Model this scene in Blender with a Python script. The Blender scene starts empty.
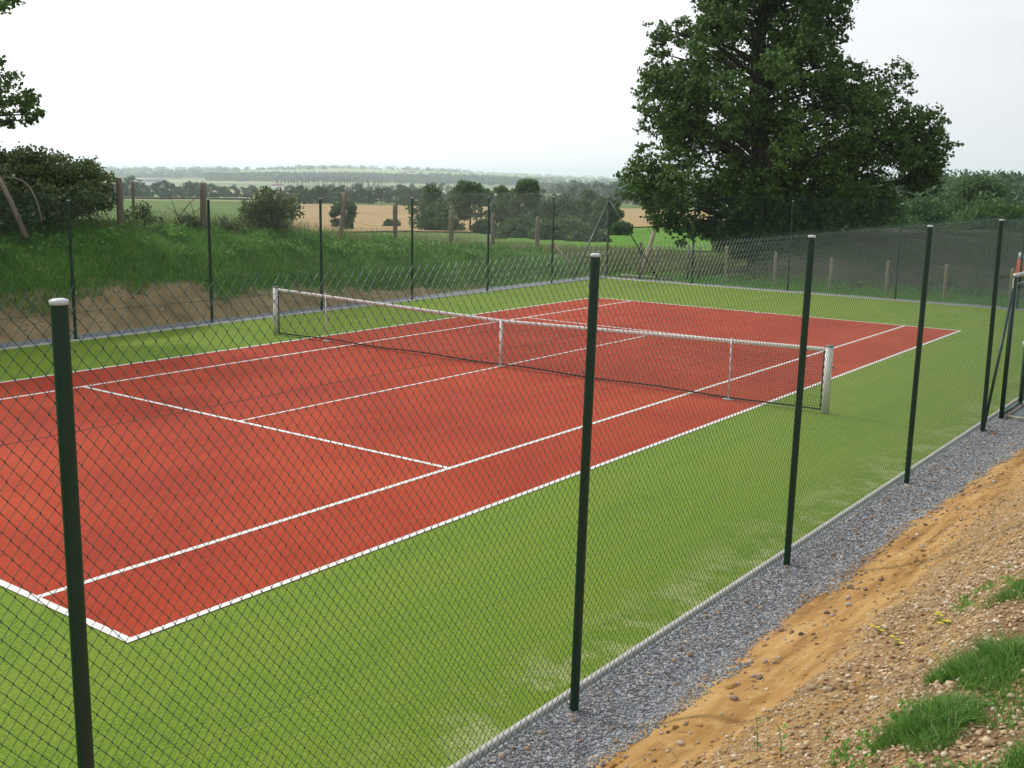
import bpy, math, random
import numpy as np
from mathutils import Vector, Matrix
PI = math.pi
C = bpy.context.scene.collection
scn = bpy.context.scene
RNG = np.random.default_rng(7)

# ------------------------------------------------------------------ camera model
CAM = np.array([12.5376, -16.3747, 3.5923])
RT = np.array([0.79870893, 0.60153511, 0.01481755])
UP = np.array([-0.12440934, 0.14099528, 0.98216223])
FW = np.array([-0.58871586, 0.78630519, -0.18745078])
FPX = 1075.94

# ------------------------------------------------------------------ numpy noise
def _hash(ix, iy, seed):
    n = (ix.astype(np.int64) * 374761393 + iy.astype(np.int64) * 668265263 + seed * 974711) & 0xffffffff
    n = ((n ^ (n >> 13)) * 1274126177) & 0xffffffff
    return ((n ^ (n >> 16)) & 0xffff) / 65535.0
def vnoise(x, y, seed=0):
    x = np.asarray(x, float); y = np.asarray(y, float)
    ix = np.floor(x); iy = np.floor(y); fx = x - ix; fy = y - iy
    fx = fx * fx * (3 - 2 * fx); fy = fy * fy * (3 - 2 * fy)
    a = _hash(ix, iy, seed); b = _hash(ix + 1, iy, seed); c = _hash(ix, iy + 1, seed); d = _hash(ix + 1, iy + 1, seed)
    return (a * (1 - fx) + b * fx) * (1 - fy) + (c * (1 - fx) + d * fx) * fy
def fbm(x, y, seed=0, o=4):
    s = 0; a = .5; t = 0
    for i in range(o):
        s = s + a * vnoise(np.asarray(x) * 2 ** i, np.asarray(y) * 2 ** i, seed + i); t += a; a *= .5
    return s / t - .5
def sm(a, b, v):
    t = np.clip((np.asarray(v, float) - a) / (b - a), 0, 1)
    return t * t * (3 - 2 * t)

# ------------------------------------------------------------------ terrain height
def near_bank(x, y):
    s = np.clip((x - 9.2) / 3.45, 0, 1)
    h = 1.9 * (s + .05 * np.sin(s * PI * 2) * -1)
    h = h + np.clip(x - 12.65, 0, 20) * .03
    return h * (1 - sm(4, 13, y)) * sm(-48, -30, y) * (1 - .85 * sm(24, 45, x))
def far_bank(x, y):
    top = np.interp(y, [-60, -30, -2, 3, 7, 11, 15, 19.7, 26, 34], [0, 2.6, 2.26, 2.0, 1.65, 1.3, .95, .55, .15, 0])
    pr = np.interp(-x, [9.75, 10.4, 11.4, 12.7, 14.5, 20, 40], [0, .42, .78, 1, 1.05, .8, 0])
    return top * pr
def mound(x, y):
    return 1.6 * sm(-7.0, -3.5, x) * (.45 * sm(20.2, 22, y) + .55 * sm(22, 29, y)) * (1 - sm(42, 75, y)) * (1 - sm(30, 60, x))
def base_h(x, y):
    d = np.hypot(x, y)
    b = np.interp(d, [0, 30, 60, 100, 200, 350, 700, 1500, 2400, 3300, 4200, 5500, 9000],
                  [0, 0, -.9, -2.0, -4.6, -5.2, -11, -15, -2, 14, 12, 6, 0])
    az = np.degrees(np.arctan2(x - CAM[0], y - CAM[1]))
    w = sm(1500, 3000, d)
    hill = np.interp(az, [-90, -58, -54, -50, -46, -42, -38, -34, -28, -10], [-10, -9, -6, 3, 10, 8, 2, -6, -9, 0])
    b = b + w * (hill + 10 * fbm(x / 900, y / 900, 5, 3))
    # wooded rise to the right
    r = np.interp(az, [-21, -16, -5], [0, 1, 1])
    b = b + r * sm(120, 520, d) * (1 - sm(900, 1600, d)) * 6
    b = b + sm(30, 90, d) * .7 * fbm(x / 25, y / 25, 9, 3)
    return b
def H(x, y):
    x = np.asarray(x, float); y = np.asarray(y, float)
    return base_h(x, y) + near_bank(x, y) + far_bank(x, y) + mound(x, y)

def px_dir(u, v):
    return FW + RT * (u - 512) / FPX - UP * (v - 384) / FPX
def at_depth(u, v, d):
    return CAM + px_dir(u, v) * d
def at_ground(u, v, dmin=22, dmax=6000):
    k = px_dir(u, v); t = dmin
    while t < dmax:
        p = CAM + k * t
        if p[2] < float(H(p[0], p[1])): break
        t *= 1.004
    return CAM + k * t
def foot(u, d):
    """ground point in the direction of image column u at view depth d"""
    p = CAM + px_dir(u, 180) * d
    return np.array([p[0], p[1], float(H(p[0], p[1]))])

# ------------------------------------------------------------------ object helpers
def mesh_np(name, V, F, mat, parent=None, smooth=False, matidx=None):
    """V Nx3, F list of index arrays grouped [(K,n) arrays]"""
    me = bpy.data.meshes.new(name)
    if not isinstance(F, (list, tuple)): F = [F]
    F = [np.asarray(f, np.int32) for f in F if len(f)]
    V = np.asarray(V, np.float32)
    nl = sum(f.size for f in F); nf = sum(len(f) for f in F)
    me.vertices.add(len(V)); me.vertices.foreach_set('co', V.ravel())
    me.loops.add(nl); me.loops.foreach_set('vertex_index', np.concatenate([f.ravel() for f in F]))
    me.polygons.add(nf)
    st = []; o = 0
    for f in F:
        st.append(o + np.arange(len(f)) * f.shape[1]); o += f.size
    me.polygons.foreach_set('loop_start', np.concatenate(st).astype(np.int32))
    if smooth: me.polygons.foreach_set('use_smooth', np.ones(nf, bool))
    for m in (mat if isinstance(mat, (list, tuple)) else [mat]): me.materials.append(m)
    if matidx is not None: me.polygons.foreach_set('material_index', np.asarray(matidx, np.int32))
    me.update(calc_edges=True); me.validate()
    o = bpy.data.objects.new(name, me); C.objects.link(o)
    if parent: o.parent = parent
    return o
class MB:
    def __init__(s): s.V = []; s.F = {}; s.n = 0
    def add(s, V, F):
        V = np.asarray(V, float).reshape(-1, 3); s.V.append(V)
        for f in (F if isinstance(F, list) else [F]):
            f = np.asarray(f)
            if len(f): s.F.setdefault(f.shape[1], []).append(f + s.n)
        s.n += len(V); return s
    def box(s, x0, x1, y0, y1, z0, z1):
        V = [(x, y, z) for x in (x0, x1) for y in (y0, y1) for z in (z0, z1)]
        return s.add(V, np.array([(0, 1, 3, 2), (4, 6, 7, 5), (0, 4, 5, 1), (2, 3, 7, 6), (0, 2, 6, 4), (1, 5, 7, 3)]))
    def tube(s, pts, rad, n=8, cap=True):
        pts = np.asarray(pts, float); m = len(pts)
        rad = np.broadcast_to(np.asarray(rad, float), (m,))
        T = np.gradient(pts, axis=0); T /= np.linalg.norm(T, axis=1)[:, None] + 1e-12
        ref = np.array([0, 0, 1.]) if abs(T[0, 2]) < .9 else np.array([1., 0, 0])
        A = np.cross(T, ref); A /= np.linalg.norm(A, axis=1)[:, None] + 1e-12; B = np.cross(T, A)
        an = np.arange(n) * 2 * PI / n
        V = pts[:, None] + rad[:, None, None] * (np.cos(an)[None, :, None] * A[:, None] + np.sin(an)[None, :, None] * B[:, None])
        F = [(i * n + j, i * n + (j + 1) % n, (i + 1) * n + (j + 1) % n, (i + 1) * n + j) for i in range(m - 1) for j in range(n)]
        s.add(V.reshape(-1, 3), np.array(F))
        if cap:
            b = s.n - m * n
            s.F.setdefault(n, []).append(np.array([[b + j for j in range(n)][::-1], [b + (m - 1) * n + j for j in range(n)]]))
        return s
    def segs(s, A, B, r, n=3):
        """many straight thin prisms"""
        A = np.asarray(A, float); B = np.asarray(B, float); T = B - A; T /= np.linalg.norm(T, axis=1)[:, None]
        ref = np.where(np.abs(T[:, 2:3]) < .9, np.array([[0, 0, 1.]]), np.array([[1., 0, 0]]))
        P = np.cross(T, ref); P /= np.linalg.norm(P, axis=1)[:, None]; Q = np.cross(T, P)
        an = np.arange(n) * 2 * PI / n
        off = r * (np.cos(an)[None, :, None] * P[:, None] + np.sin(an)[None, :, None] * Q[:, None])
        V = np.concatenate([A[:, None] + off, B[:, None] + off], 1)
        base = np.arange(len(A))[:, None, None] * 2 * n
        F = np.array([(j, (j + 1) % n, n + (j + 1) % n, n + j) for j in range(n)])[None] + base
        return s.add(V.reshape(-1, 3), F.reshape(-1, 4))
    def build(s, name, mat, parent=None, smooth=False):
        return mesh_np(name, np.concatenate(s.V), [np.concatenate(v) for v in s.F.values()], mat, parent, smooth)
def tag(o, label, cat, group=None, kind=None):
    o['label'] = label
    if cat: o['category'] = cat
    if group: o['group'] = group
    if kind: o['kind'] = kind
    return o
def struct(o, label=None):
    o['kind'] = 'structure'
    if label: o['label'] = label; o['category'] = o.name.replace('_', ' ')
    return o
def empty(name, loc=(0, 0, 0), rz=0):
    o = bpy.data.objects.new(name, None); C.objects.link(o); o.location = loc; o.rotation_euler = (0, 0, rz)
    o.empty_display_size = .3
    return o
def copy_tree(o, parent=None):
    c = o.copy(); C.objects.link(c); c.parent = parent
    for ch in [k for k in o.children]: copy_tree(ch, c)
    return c

# ------------------------------------------------------------------ materials
class NT:
    def __init__(s, tree): s.t = tree; s.N = tree.nodes; s.L = tree.links
    def n(s, typ, ins=None, **kw):
        nd = s.N.new(typ)
        for k, v in kw.items(): setattr(nd, k, v)
        for k, v in (ins or {}).items():
            if hasattr(v, 'is_output') or isinstance(v, bpy.types.NodeSocket): s.L.new(v, nd.inputs[k])
            else: nd.inputs[k].default_value = v
        return nd
    def m(s, op, a, b=0., c=None):
        ins = {0: a, 1: b}
        if c is not None: ins[2] = c
        nd = s.n('ShaderNodeMath', ins, operation=op); return nd.outputs[0]
    def step(s, a, b, v):   # smoothstep
        nd = s.n('ShaderNodeMapRange', {'Value': v, 'From Min': a, 'From Max': b}, interpolation_type='SMOOTHSTEP'); return nd.outputs[0]
    def noise(s, scale, detail=3, rough=.55, vec=None, out='Fac', dist=0.):
        ins = {'Scale': scale, 'Detail': detail, 'Roughness': rough, 'Distortion': dist}
        ins['Vector'] = vec if vec is not None else s.pos
        return s.n('ShaderNodeTexNoise', ins).outputs[0 if out == 'Fac' else 1]
    def vor(s, scale, vec=None, out='Distance', feature='F1', rnd=1.):
        ins = {'Scale': scale, 'Randomness': rnd}
        ins['Vector'] = vec if vec is not None else s.pos
        return s.n('ShaderNodeTexVoronoi', ins, feature=feature).outputs[out]
    def mix(s, f, a, b, blend='MIX'):
        nd = s.N.new('ShaderNodeMix'); nd.data_type = 'RGBA'; nd.blend_type = blend
        for sock, v in ((nd.inputs[0], f), (nd.inputs[6], a), (nd.inputs[7], b)):
            if isinstance(v, bpy.types.NodeSocket): s.L.new(v, sock)
            elif isinstance(v, (tuple, list)): sock.default_value = (*v, 1) if len(v) == 3 else v
            else: sock.default_value = v
        return nd.outputs[2]
    def ramp(s, f, stops):
        nd = s.N.new('ShaderNodeValToRGB'); s.L.new(f, nd.inputs[0]); e = nd.color_ramp.elements
        while len(e) < len(stops): e.new(.5)
        for el, (p, c) in zip(e, stops): el.position = p; el.color = (*c, 1)
        return nd.outputs[0]
def newmat(name):
    m = bpy.data.materials.new(name); m.use_nodes = True; m.node_tree.nodes.clear()
    k = NT(m.node_tree)
    geo = k.n('ShaderNodeNewGeometry'); k.pos = geo.outputs['Position']; k.isl = geo.outputs['Random Per Island']
    xyz = k.n('ShaderNodeSeparateXYZ', {0: k.pos}); k.x, k.y, k.z = xyz.outputs
    return m, k
def finish(m, k, col, rough=.8, bump=None, bstr=.3, bdist=.01, spec=.3, metallic=0., coat=0., trans=None):
    ins = {'Base Color': col if isinstance(col, bpy.types.NodeSocket) else (*col, 1), 'Roughness': rough,
           'Specular IOR Level': spec, 'Metallic': metallic, 'Coat Weight': coat}
    p = k.n('ShaderNodeBsdfPrincipled', ins)
    if bump is not None:
        b = k.n('ShaderNodeBump', {'Height': bump, 'Strength': bstr, 'Distance': bdist}); k.L.new(b.outputs[0], p.inputs['Normal'])
    sh = p.outputs[0]
    if trans:
        t = k.n('ShaderNodeBsdfTranslucent', {'Color': col if isinstance(col, bpy.types.NodeSocket) else (*col, 1)})
        sh = k.n('ShaderNodeMixShader', {0: trans, 1: sh, 2: t.outputs[0]}).outputs[0]
    o = k.n('ShaderNodeOutputMaterial'); k.L.new(sh, o.inputs['Surface'])
    return m
def simple(name, col, rough=.6, var=.15, scale=8., **kw):
    m, k = newmat(name)
    f = k.noise(scale, 4)
    a = tuple(c * (1 - var) for c in col); b = tuple(min(1, c * (1 + var)) for c in col)
    return finish(m, k, k.mix(f, a, b), rough, **kw)

def M_turf():
    m, k = newmat('turf_green')
    mp = k.n('ShaderNodeMapping', {'Vector': k.pos, 'Scale': (1.0, .22, 1)}).outputs[0]
    big = k.noise(.9, 5, .6, mp); fine = k.noise(38, 4, .75); mid = k.noise(4.5, 4, .6)
    c = k.ramp(big, [(.30, (.096, .168, .006)), (.50, (.130, .208, .009)), (.70, (.162, .236, .016))])
    c = k.mix(k.step(.35, .7, mid), c, (.146, .222, .012))
    # pile lines along the length of the rolls
    st = k.m('SINE', k.m('MULTIPLY', k.x, 2 * PI / .42)); c = k.mix(k.m('MULTIPLY', k.step(.2, 1., st), .12), c, (.19, .27, .025))
    c = k.mix(k.m('MULTIPLY', k.step(.50, .68, fine), .8), c, (.24, .34, .045))
    c = k.mix(k.m('MULTIPLY', k.step(.50, .32, fine), .8), c, (.045, .095, .003))
    # sand infill swept towards the kerb
    e = k.step(7.7, 8.65, k.x)
    s = k.m('MULTIPLY', k.step(.46, .60, k.noise(1.9, 6, .75)), k.m('MULTIPLY', e, .75))
    s = k.m('MULTIPLY', s, k.step(.46, .56, k.noise(55, 3, .8)))
    c = k.mix(s, c, (.48, .46, .27))
    return finish(m, k, c, .85, k.noise(90, 4, .8), .6, .012, spec=.2)
def M_red():
    m, k = newmat('court_red')
    big = k.noise(.35, 5, .6); fine = k.noise(45, 4, .75)
    c = k.ramp(big, [(.34, (.275, .020, .004)), (.50, (.340, .031, .006)), (.66, (.395, .046, .011))])
    mp = k.n('ShaderNodeMapping', {'Vector': k.pos, 'Scale': (3.0, .35, 1)}).outputs[0]
    c = k.mix(k.m('MULTIPLY', k.step(.5, .75, k.noise(1.4, 4, .6, mp)), .35), c, (.42, .066, .024))
    c = k.mix(k.m('MULTIPLY', k.step(.52, .72, fine), .6), c, (.48, .088, .034))
    c = k.mix(k.m('MULTIPLY', k.step(.48, .3, fine), .6), c, (.15, .014, .006))
    return finish(m, k, c, .85, k.noise(90, 4, .8), .5, .01, spec=.2)
def M_line():
    m, k = newmat('line_white')
    f = k.noise(30, 4, .8); g = k.noise(3, 4)
    c = k.mix(k.step(.45, .75, f), (.70, .69, .66), (.56, .49, .42)); c = k.mix(k.m('MULTIPLY', k.step(.5, .8, g), .4), c, (.62, .50, .42))
    return finish(m, k, c, .8, f, .3, .006)
def M_gravel():
    m, k = newmat('gravel_grey')
    v = k.vor(42, out='Color'); d = k.vor(42); n = k.noise(2.2, 5, .65)
    g = k.n('ShaderNodeSeparateColor', {0: v}).outputs[0]
    c = k.ramp(g, [(0, (.10, .11, .13)), (.5, (.20, .215, .24)), (.85, (.34, .345, .36)), (1, (.5, .48, .45))])
    edge = k.m('MULTIPLY', k.step(9.0, 9.5, k.m('ADD', k.x, k.m('MULTIPLY', n, .5))), k.step(.35, .6, k.noise(7, 4)))
    c = k.mix(k.m('MULTIPLY', edge, .7), c, (.38, .25, .12))
    return finish(m, k, c, .9, k.m('SUBTRACT', 1., d), .9, .02)
def M_bank():
    m, k = newmat('bank_soil')
    n1 = k.noise(1.1, 6, .6); n2 = k.noise(9, 5, .65); 
    mp = k.n('ShaderNodeMapping', {'Vector': k.pos, 'Scale': (2.2, .35, 1), 'Rotation': (0, 0, -.10)}).outputs[0]
    streak = k.noise(2.4, 5, .6, mp)
    xs = k.m('ADD', k.x, k.m('MULTIPLY', k.m('SUBTRACT', n1, .5), 1.1))
    sand = k.ramp(streak, [(.32, (.20, .098, .028)), (.45, (.33, .180, .058)), (.58, (.42, .250, .090)), (.75, (.50, .33, .145))])
    sand = k.mix(k.m('MULTIPLY', k.step(.5, .7, n2), .6), sand, (.50, .34, .15))
    v = k.vor(26, out='Color'); d = k.vor(26); g = k.n('ShaderNodeSeparateColor', {0: v}).outputs[0]
    peb = k.ramp(g, [(0, (.25, .155, .075)), (.45, (.40, .27, .135)), (.8, (.50, .375, .22)), (1, (.64, .54, .40))])
    peb = k.mix(k.m('MULTIPLY', k.step(.05, .35, d), .0), peb, peb)
    gap = k.step(.32, .5, k.m('MULTIPLY', d, 1.)); peb = k.mix(gap, peb, (.28, .175, .08))
    pm = k.m('MULTIPLY', k.step(10.05, 10.45, xs), k.step(.36, .5, k.noise(3.3, 5, .7)))
    c = k.mix(pm, sand, peb)
    # dark humus high on the slope
    top = k.m('MULTIPLY', k.step(11.05, 11.5, xs), k.step(.40, .52, k.noise(2.6, 4)))
    c = k.mix(k.m('MULTIPLY', top, .7), c, (.12, .075, .042))
    # grey gravel spill at the toe
    gx = k.m('ADD', k.x, k.m('MULTIPLY', k.m('SUBTRACT', n1, .5), .55)); gx = k.m('ADD', gx, k.m('MULTIPLY', k.m('SUBTRACT', n2, .5), .22))
    w = k.m('MULTIPLY', k.step(-5, 1.5, k.y), .55)
    gm = k.step(9.38, 9.26, k.m('SUBTRACT', gx, w))
    v2 = k.vor(45, out='Color'); g2 = k.n('ShaderNodeSeparateColor', {0: v2}).outputs[0]
    grav = k.ramp(g2, [(0, (.11, .12, .14)), (.5, (.21, .22, .245)), (1, (.42, .42, .42))])
    c = k.mix(gm, c, grav)
    hgt = k.m('ADD', k.m('MULTIPLY', k.m('SUBTRACT', 1., d), k.m('ADD', pm, .15)), k.m('MULTIPLY', k.noise(40, 4, .7), .5))
    return finish(m, k, c, .92, hgt, .8, .02, spec=.15)
def M_ground():
    m, k = newmat('ground_mix')
    n = k.noise(.6, 5, .6); f = k.noise(6, 5, .7); big = k.noise(.05, 4, .6)
    grass = k.ramp(n, [(.3, (.04, .105, .014)), (.5, (.07, .16, .02)), (.72, (.12, .20, .04))])
    grass = k.mix(k.m('MULTIPLY', k.step(.5, .7, f), .5), grass, (.15, .20, .06))
    # dry tall grass towards the far corner
    dry = k.m('MULTIPLY', k.m('MULTIPLY', k.step(14, 22, k.y), k.step(-5.5, -8.5, k.x)), k.step(.4, .65, k.noise(.45, 4, .6)))
    grass = k.mix(k.m('MULTIPLY', dry, .6), grass, (.20, .18, .075))
    soil = k.ramp(k.noise(1.6, 6, .65), [(.3, (.18, .130, .065)), (.5, (.30, .220, .110)), (.75, (.42, .33, .19))])
    soil = k.mix(k.m('MULTIPLY', k.step(.6, .7, k.noise(16, 4, .6)), .6), soil, (.36, .30, .24))
    xs = k.m('ADD', k.x, k.m('MULTIPLY', k.m('SUBTRACT', k.noise(.9, 5, .65), .5), 1.3))
    xs = k.m('SUBTRACT', xs, k.m('MULTIPLY', k.step(-3, 13, k.y), .75))
    left = k.m('MULTIPLY', k.step(-10.6, -10.35, xs), k.step(-9.0, -9.3, k.x)); left = k.m('MULTIPLY', left, k.step(14, 8, k.y))
    c = k.mix(left, grass, soil)
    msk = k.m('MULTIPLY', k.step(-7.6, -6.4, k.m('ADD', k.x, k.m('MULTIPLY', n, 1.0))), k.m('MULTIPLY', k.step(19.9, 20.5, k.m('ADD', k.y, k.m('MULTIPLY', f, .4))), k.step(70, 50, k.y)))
    c = k.mix(msk, c, k.mix(k.step(.4, .62, k.noise(1.9, 5, .7)), k.mix(f, (.032, .036, .030), (.062, .060, .050)), k.mix(f, (.035, .055, .02), (.10, .075, .05))))  # mound soil and rough grass, darkened in colour for the oak's shade
    # countryside: patchwork
    vec = k.n('ShaderNodeMapping', {'Vector': k.pos, 'Scale': (.0042, .0075, 0), 'Rotation': (0, 0, .5)}).outputs[0]
    v = k.vor(1, vec, out='Color'); g = k.n('ShaderNodeSeparateColor', {0: v}).outputs[0]
    pc = k.ramp(g, [(0, (.10, .16, .055)), (.3, (.17, .23, .08)), (.55, (.24, .27, .11)), (.75, (.33, .30, .15)), (.9, (.13, .19, .07)), (1, (.38, .34, .19))])
    pc = k.mix(k.m('MULTIPLY', k.noise(.03, 4), .35), pc, (.12, .15, .06))
    r = k.m('SQRT', k.m('ADD', k.m('MULTIPLY', k.x, k.x), k.m('MULTIPLY', k.y, k.y)))
    c = k.mix(k.step(330, 460, r), c, pc)
    return finish(m, k, c, .95, f, .5, .05, spec=.1)
def M_field(name, a, b, sc=.08, streak=True):
    m, k = newmat(name)
    vec = k.n('ShaderNodeMapping', {'Vector': k.pos, 'Scale': (1, .12, 1), 'Rotation': (0, 0, 1.15)}).outputs[0]
    f = k.noise(sc, 5, .6); g = k.noise(sc * 10, 4, .6, vec if streak else None)
    c = k.mix(f, a, b); c = k.mix(k.m('MULTIPLY', k.step(.5, .7, g), .4), c, tuple(x * .7 for x in a))
    return finish(m, k, c, .95, g, .4, .1, spec=.05)
def M_leaf(name, dark, light, hue=None, trans=.28, sc=.5):
    m, k = newmat(name)
    n = k.noise(sc, 3, .6)
    c = k.mix(k.isl, dark, light)
    c = k.mix(k.m('MULTIPLY', k.step(.4, .65, n), .45), c, light)
    if hue: c = k.mix(k.step(.88, .97, k.isl), c, hue)
    return finish(m, k, c, .5, spec=.25, trans=trans)
def M_bark(name, a, b):
    m, k = newmat(name)
    vec = k.n('ShaderNodeMapping', {'Vector': k.pos, 'Scale': (1, 1, .15)}).outputs[0]
    f = k.noise(9, 5, .7, vec)
    return finish(m, k, k.mix(k.step(.3, .7, f), a, b), .9, f, .9, .03)
def M_wood(name, a, b):
    m, k = newmat(name)
    vec = k.n('ShaderNodeMapping', {'Vector': k.pos, 'Scale': (1, 1, .08)}).outputs[0]
    f = k.noise(26, 5, .65, vec); g = k.noise(3, 3)
    c = k.mix(k.step(.3, .7, f), a, b); c = k.mix(k.m('MULTIPLY', g, .4), c, tuple(x * .6 for x in a))
    return finish(m, k, c, .85, f, .6, .006)
def M_stone(name, stops):
    m, k = newmat(name)
    c = k.ramp(k.isl, stops); c = k.mix(k.m('MULTIPLY', k.noise(60, 3), .3), c, (.30, .22, .15))
    return finish(m, k, c, .85, spec=.3)

MT = dict(
    turf=M_turf(), red=M_red(), line=M_line(), gravel=M_gravel(), bank=M_bank(), ground=M_ground(),
    kerb=simple('concrete_kerb', (.42, .41, .38), .9, .3, 14),
    slab=simple('concrete_slab', (.34, .31, .26), .9, .3, 10),
    mat_rubber=simple('door_mat_grey', (.10, .12, .14), .8, .3, 30),
    post=simple('post_green', (.005, .030, .017), .42, .25, 5, spec=.4),
    cap=simple('cap_pale', (.50, .54, .55), .35, .1, 20, spec=.6),
    wire=simple('wire_green', (.010, .066, .044), .40, .2, 5, spec=.5),
    rail=simple('rail_green', (.02, .07, .05), .35, .2, 5, spec=.7),
    netpost=simple('netpost_white', (.66, .65, .62), .5, .12, 12),
    tape=simple('net_tape', (.68, .66, .63), .7, .12, 20),
    net=simple('net_cord', (.016, .018, .018), .8, .2, 20),
    galvp=simple('galvanised_pale', (.42, .46, .46), .35, .15, 12, metallic=.5),
    wood=M_wood('wood_grey', (.13, .105, .075), (.26, .22, .16)),
    woodp=M_wood('wood_pale', (.26, .22, .14), (.44, .38, .27)),
    galv=simple('galvanised_wire', (.18, .18, .18), .4, .1, 20, metallic=.7),
    leaf_oak=M_leaf('leaf_oak', (.020, .056, .010), (.120, .210, .045), trans=.36),
    leaf_hedge=M_leaf('leaf_hedge', (.030, .060, .016), (.125, .185, .060), (.30, .24, .15)),
    leaf_mid=M_leaf('leaf_mid', (.034, .078, .024), (.105, .185, .055), sc=.15),
    leaf_far=M_leaf('leaf_far', (.024, .060, .020), (.065, .125, .040), sc=.05),
    bark=M_bark('bark_dark', (.030, .024, .018), (.085, .068, .050)),
    grass=M_leaf('grass_bank', (.055, .180, .020), (.22, .43, .070), (.38, .36, .16), sc=1.3),
    weed=M_leaf('weed_leaf', (.06, .18, .022), (.22, .42, .08), sc=1.2),
    grassn=M_leaf('grass_near', (.035, .125, .012), (.17, .35, .055), (.42, .39, .20), sc=14),
    dry=M_leaf('grass_dry', (.08, .15, .035), (.36, .33, .16), (.09, .20, .04), sc=1.),
    wheat=M_field('wheat', (.32, .225, .11), (.44, .32, .165)), meadow=M_field('meadow', (.09, .20, .025), (.13, .26, .04)),
    lgreen=M_field('pasture', (.24, .29, .14), (.33, .37, .19)), straw=M_field('straw_far', (.42, .36, .19), (.50, .43, .24)),
    pebble=M_stone('pebble_tan', [(0, (.24, .15, .075)), (.4, (.41, .28, .145)), (.8, (.54, .41, .25)), (1, (.70, .62, .49))]),
    chip=M_stone('chip_grey', [(0, (.10, .105, .115)), (.45, (.165, .185, .205)), (.8, (.30, .32, .34)), (1, (.56, .56, .54))]),
    chipb=M_stone('chip_brown', [(0, (.16, .10, .07)), (.5, (.28, .19, .13)), (1, (.50, .42, .34))]),
    orange=simple('orange_plastic', (.62, .11, .035), .5, .08, 10), white=simple('white_plastic', (.75, .75, .73), .5, .05, 10),
    yellow=simple('yellow_petal', (.70, .55, .02), .6, .15, 30),
    barn=simple('barn_wall', (.78, .77, .74), .8, .08, 1), roof=simple('barn_roof', (.35, .33, .33), .8, .1, 1), tile=simple('house_tile', (.30, .16, .11), .8, .1, 1),
)

# ------------------------------------------------------------------ GROUND SHEET
def axis(core0, core1, step, far, k=1.055):
    a = list(np.arange(core0, core1 + 1e-6, step)); s = step
    while a[-1] < far: s *= k; a.append(a[-1] + s)
    s = step; b = []
    p = core0
    while p > -far: s *= k; p -= s; b.append(p)
    return np.array(b[::-1] + a)
gx = axis(-24, 24, .4, 7000); gy = axis(-30, 44, .4, 7000)
X, Y = np.meshgrid(gx, gy, indexing='ij')
Z = H(X, Y)
rough = fbm(X / 1.3, Y / 1.3, 3, 4)
Z += rough * .30 * far_bank(X, Y).clip(0, .6)
Z += .5 * fbm(X / 1.7, Y / 1.7, 31, 4) * sm(0, .6, mound(X, Y))
sink = (X > -9.45) & (X < 21) & (Y > -26) & (Y < 18.1)
Z = np.where(sink, Z - .28, Z)
ny = len(gy); ii = (np.arange(len(gx) - 1)[:, None] * ny + np.arange(ny - 1)[None]).ravel()
GF = np.stack([ii, ii + ny, ii + ny + 1, ii + 1], 1)
g = mesh_np('ground', np.stack([X, Y, Z], -1).reshape(-1, 3), GF, MT['ground'], smooth=True)
struct(g, 'rolling grassy ground around the court and countryside beyond')
def grid_h(x, y):
    i = np.clip(np.searchsorted(gx, x) - 1, 0, len(gx) - 2); j = np.clip(np.searchsorted(gy, y) - 1, 0, len(gy) - 2)
    fx = (x - gx[i]) / (gx[i + 1] - gx[i]); fy = (y - gy[j]) / (gy[j + 1] - gy[j])
    return (Z[i, j] * (1 - fx) + Z[i + 1, j] * fx) * (1 - fy) + (Z[i, j + 1] * (1 - fx) + Z[i + 1, j + 1] * fx) * fy

def field(name, corners, mat, label, lift, n=60, m=40):
    """four ground corners (px column, depth) draped over the terrain"""
    P = [foot(*c)[:2] for c in corners]
    s = np.linspace(0, 1, n)[:, None]; t = np.linspace(0, 1, m)[None]
    Q = [(1 - s) * (1 - t) * P[0][k] + s * (1 - t) * P[1][k] + s * t * P[2][k] + (1 - s) * t * P[3][k] for k in (0, 1)]
    wob = 1 + 0 * Q[0]
    Zq = grid_h(Q[0].ravel(), Q[1].ravel()) + lift
    ii = (np.arange(n - 1)[:, None] * m + np.arange(m - 1)[None]).ravel()
    o = mesh_np(name, np.stack([Q[0].ravel(), Q[1].ravel(), Zq], 1), np.stack([ii, ii + m, ii + m + 1, ii + 1], 1), mat, smooth=True)
    return struct(o, label)
field('wheat_field', [(285, 88), (520, 108), (840, 345), (295, 330)], MT['wheat'], 'pale golden wheat field beyond the grassy bank', .13)
field('meadow', [(470, 60), (840, 62), (840, 215), (545, 116)], MT['meadow'], 'bright green meadow beyond the far court corner', .07)
field('pasture', [(120, 430), (560, 470), (620, 700), (60, 640)], MT['lgreen'], 'light green pasture in the valley behind the wheat', .7)
field('stubble_field', [(-40, 760), (330, 820), (350, 1150), (-60, 1050)], MT['straw'], 'pale straw coloured field in the valley on the left', 1.0)
field('pasture', [(370, 900), (640, 900), (640, 1400), (370, 1400)], MT['lgreen'], 'green pasture strip below the wooded hill', 1.2)
field('pasture', [(240, 2500), (520, 2500), (560, 3100), (240, 3000)], MT['lgreen'], 'pale green fields high on the far hill', 3)

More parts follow.
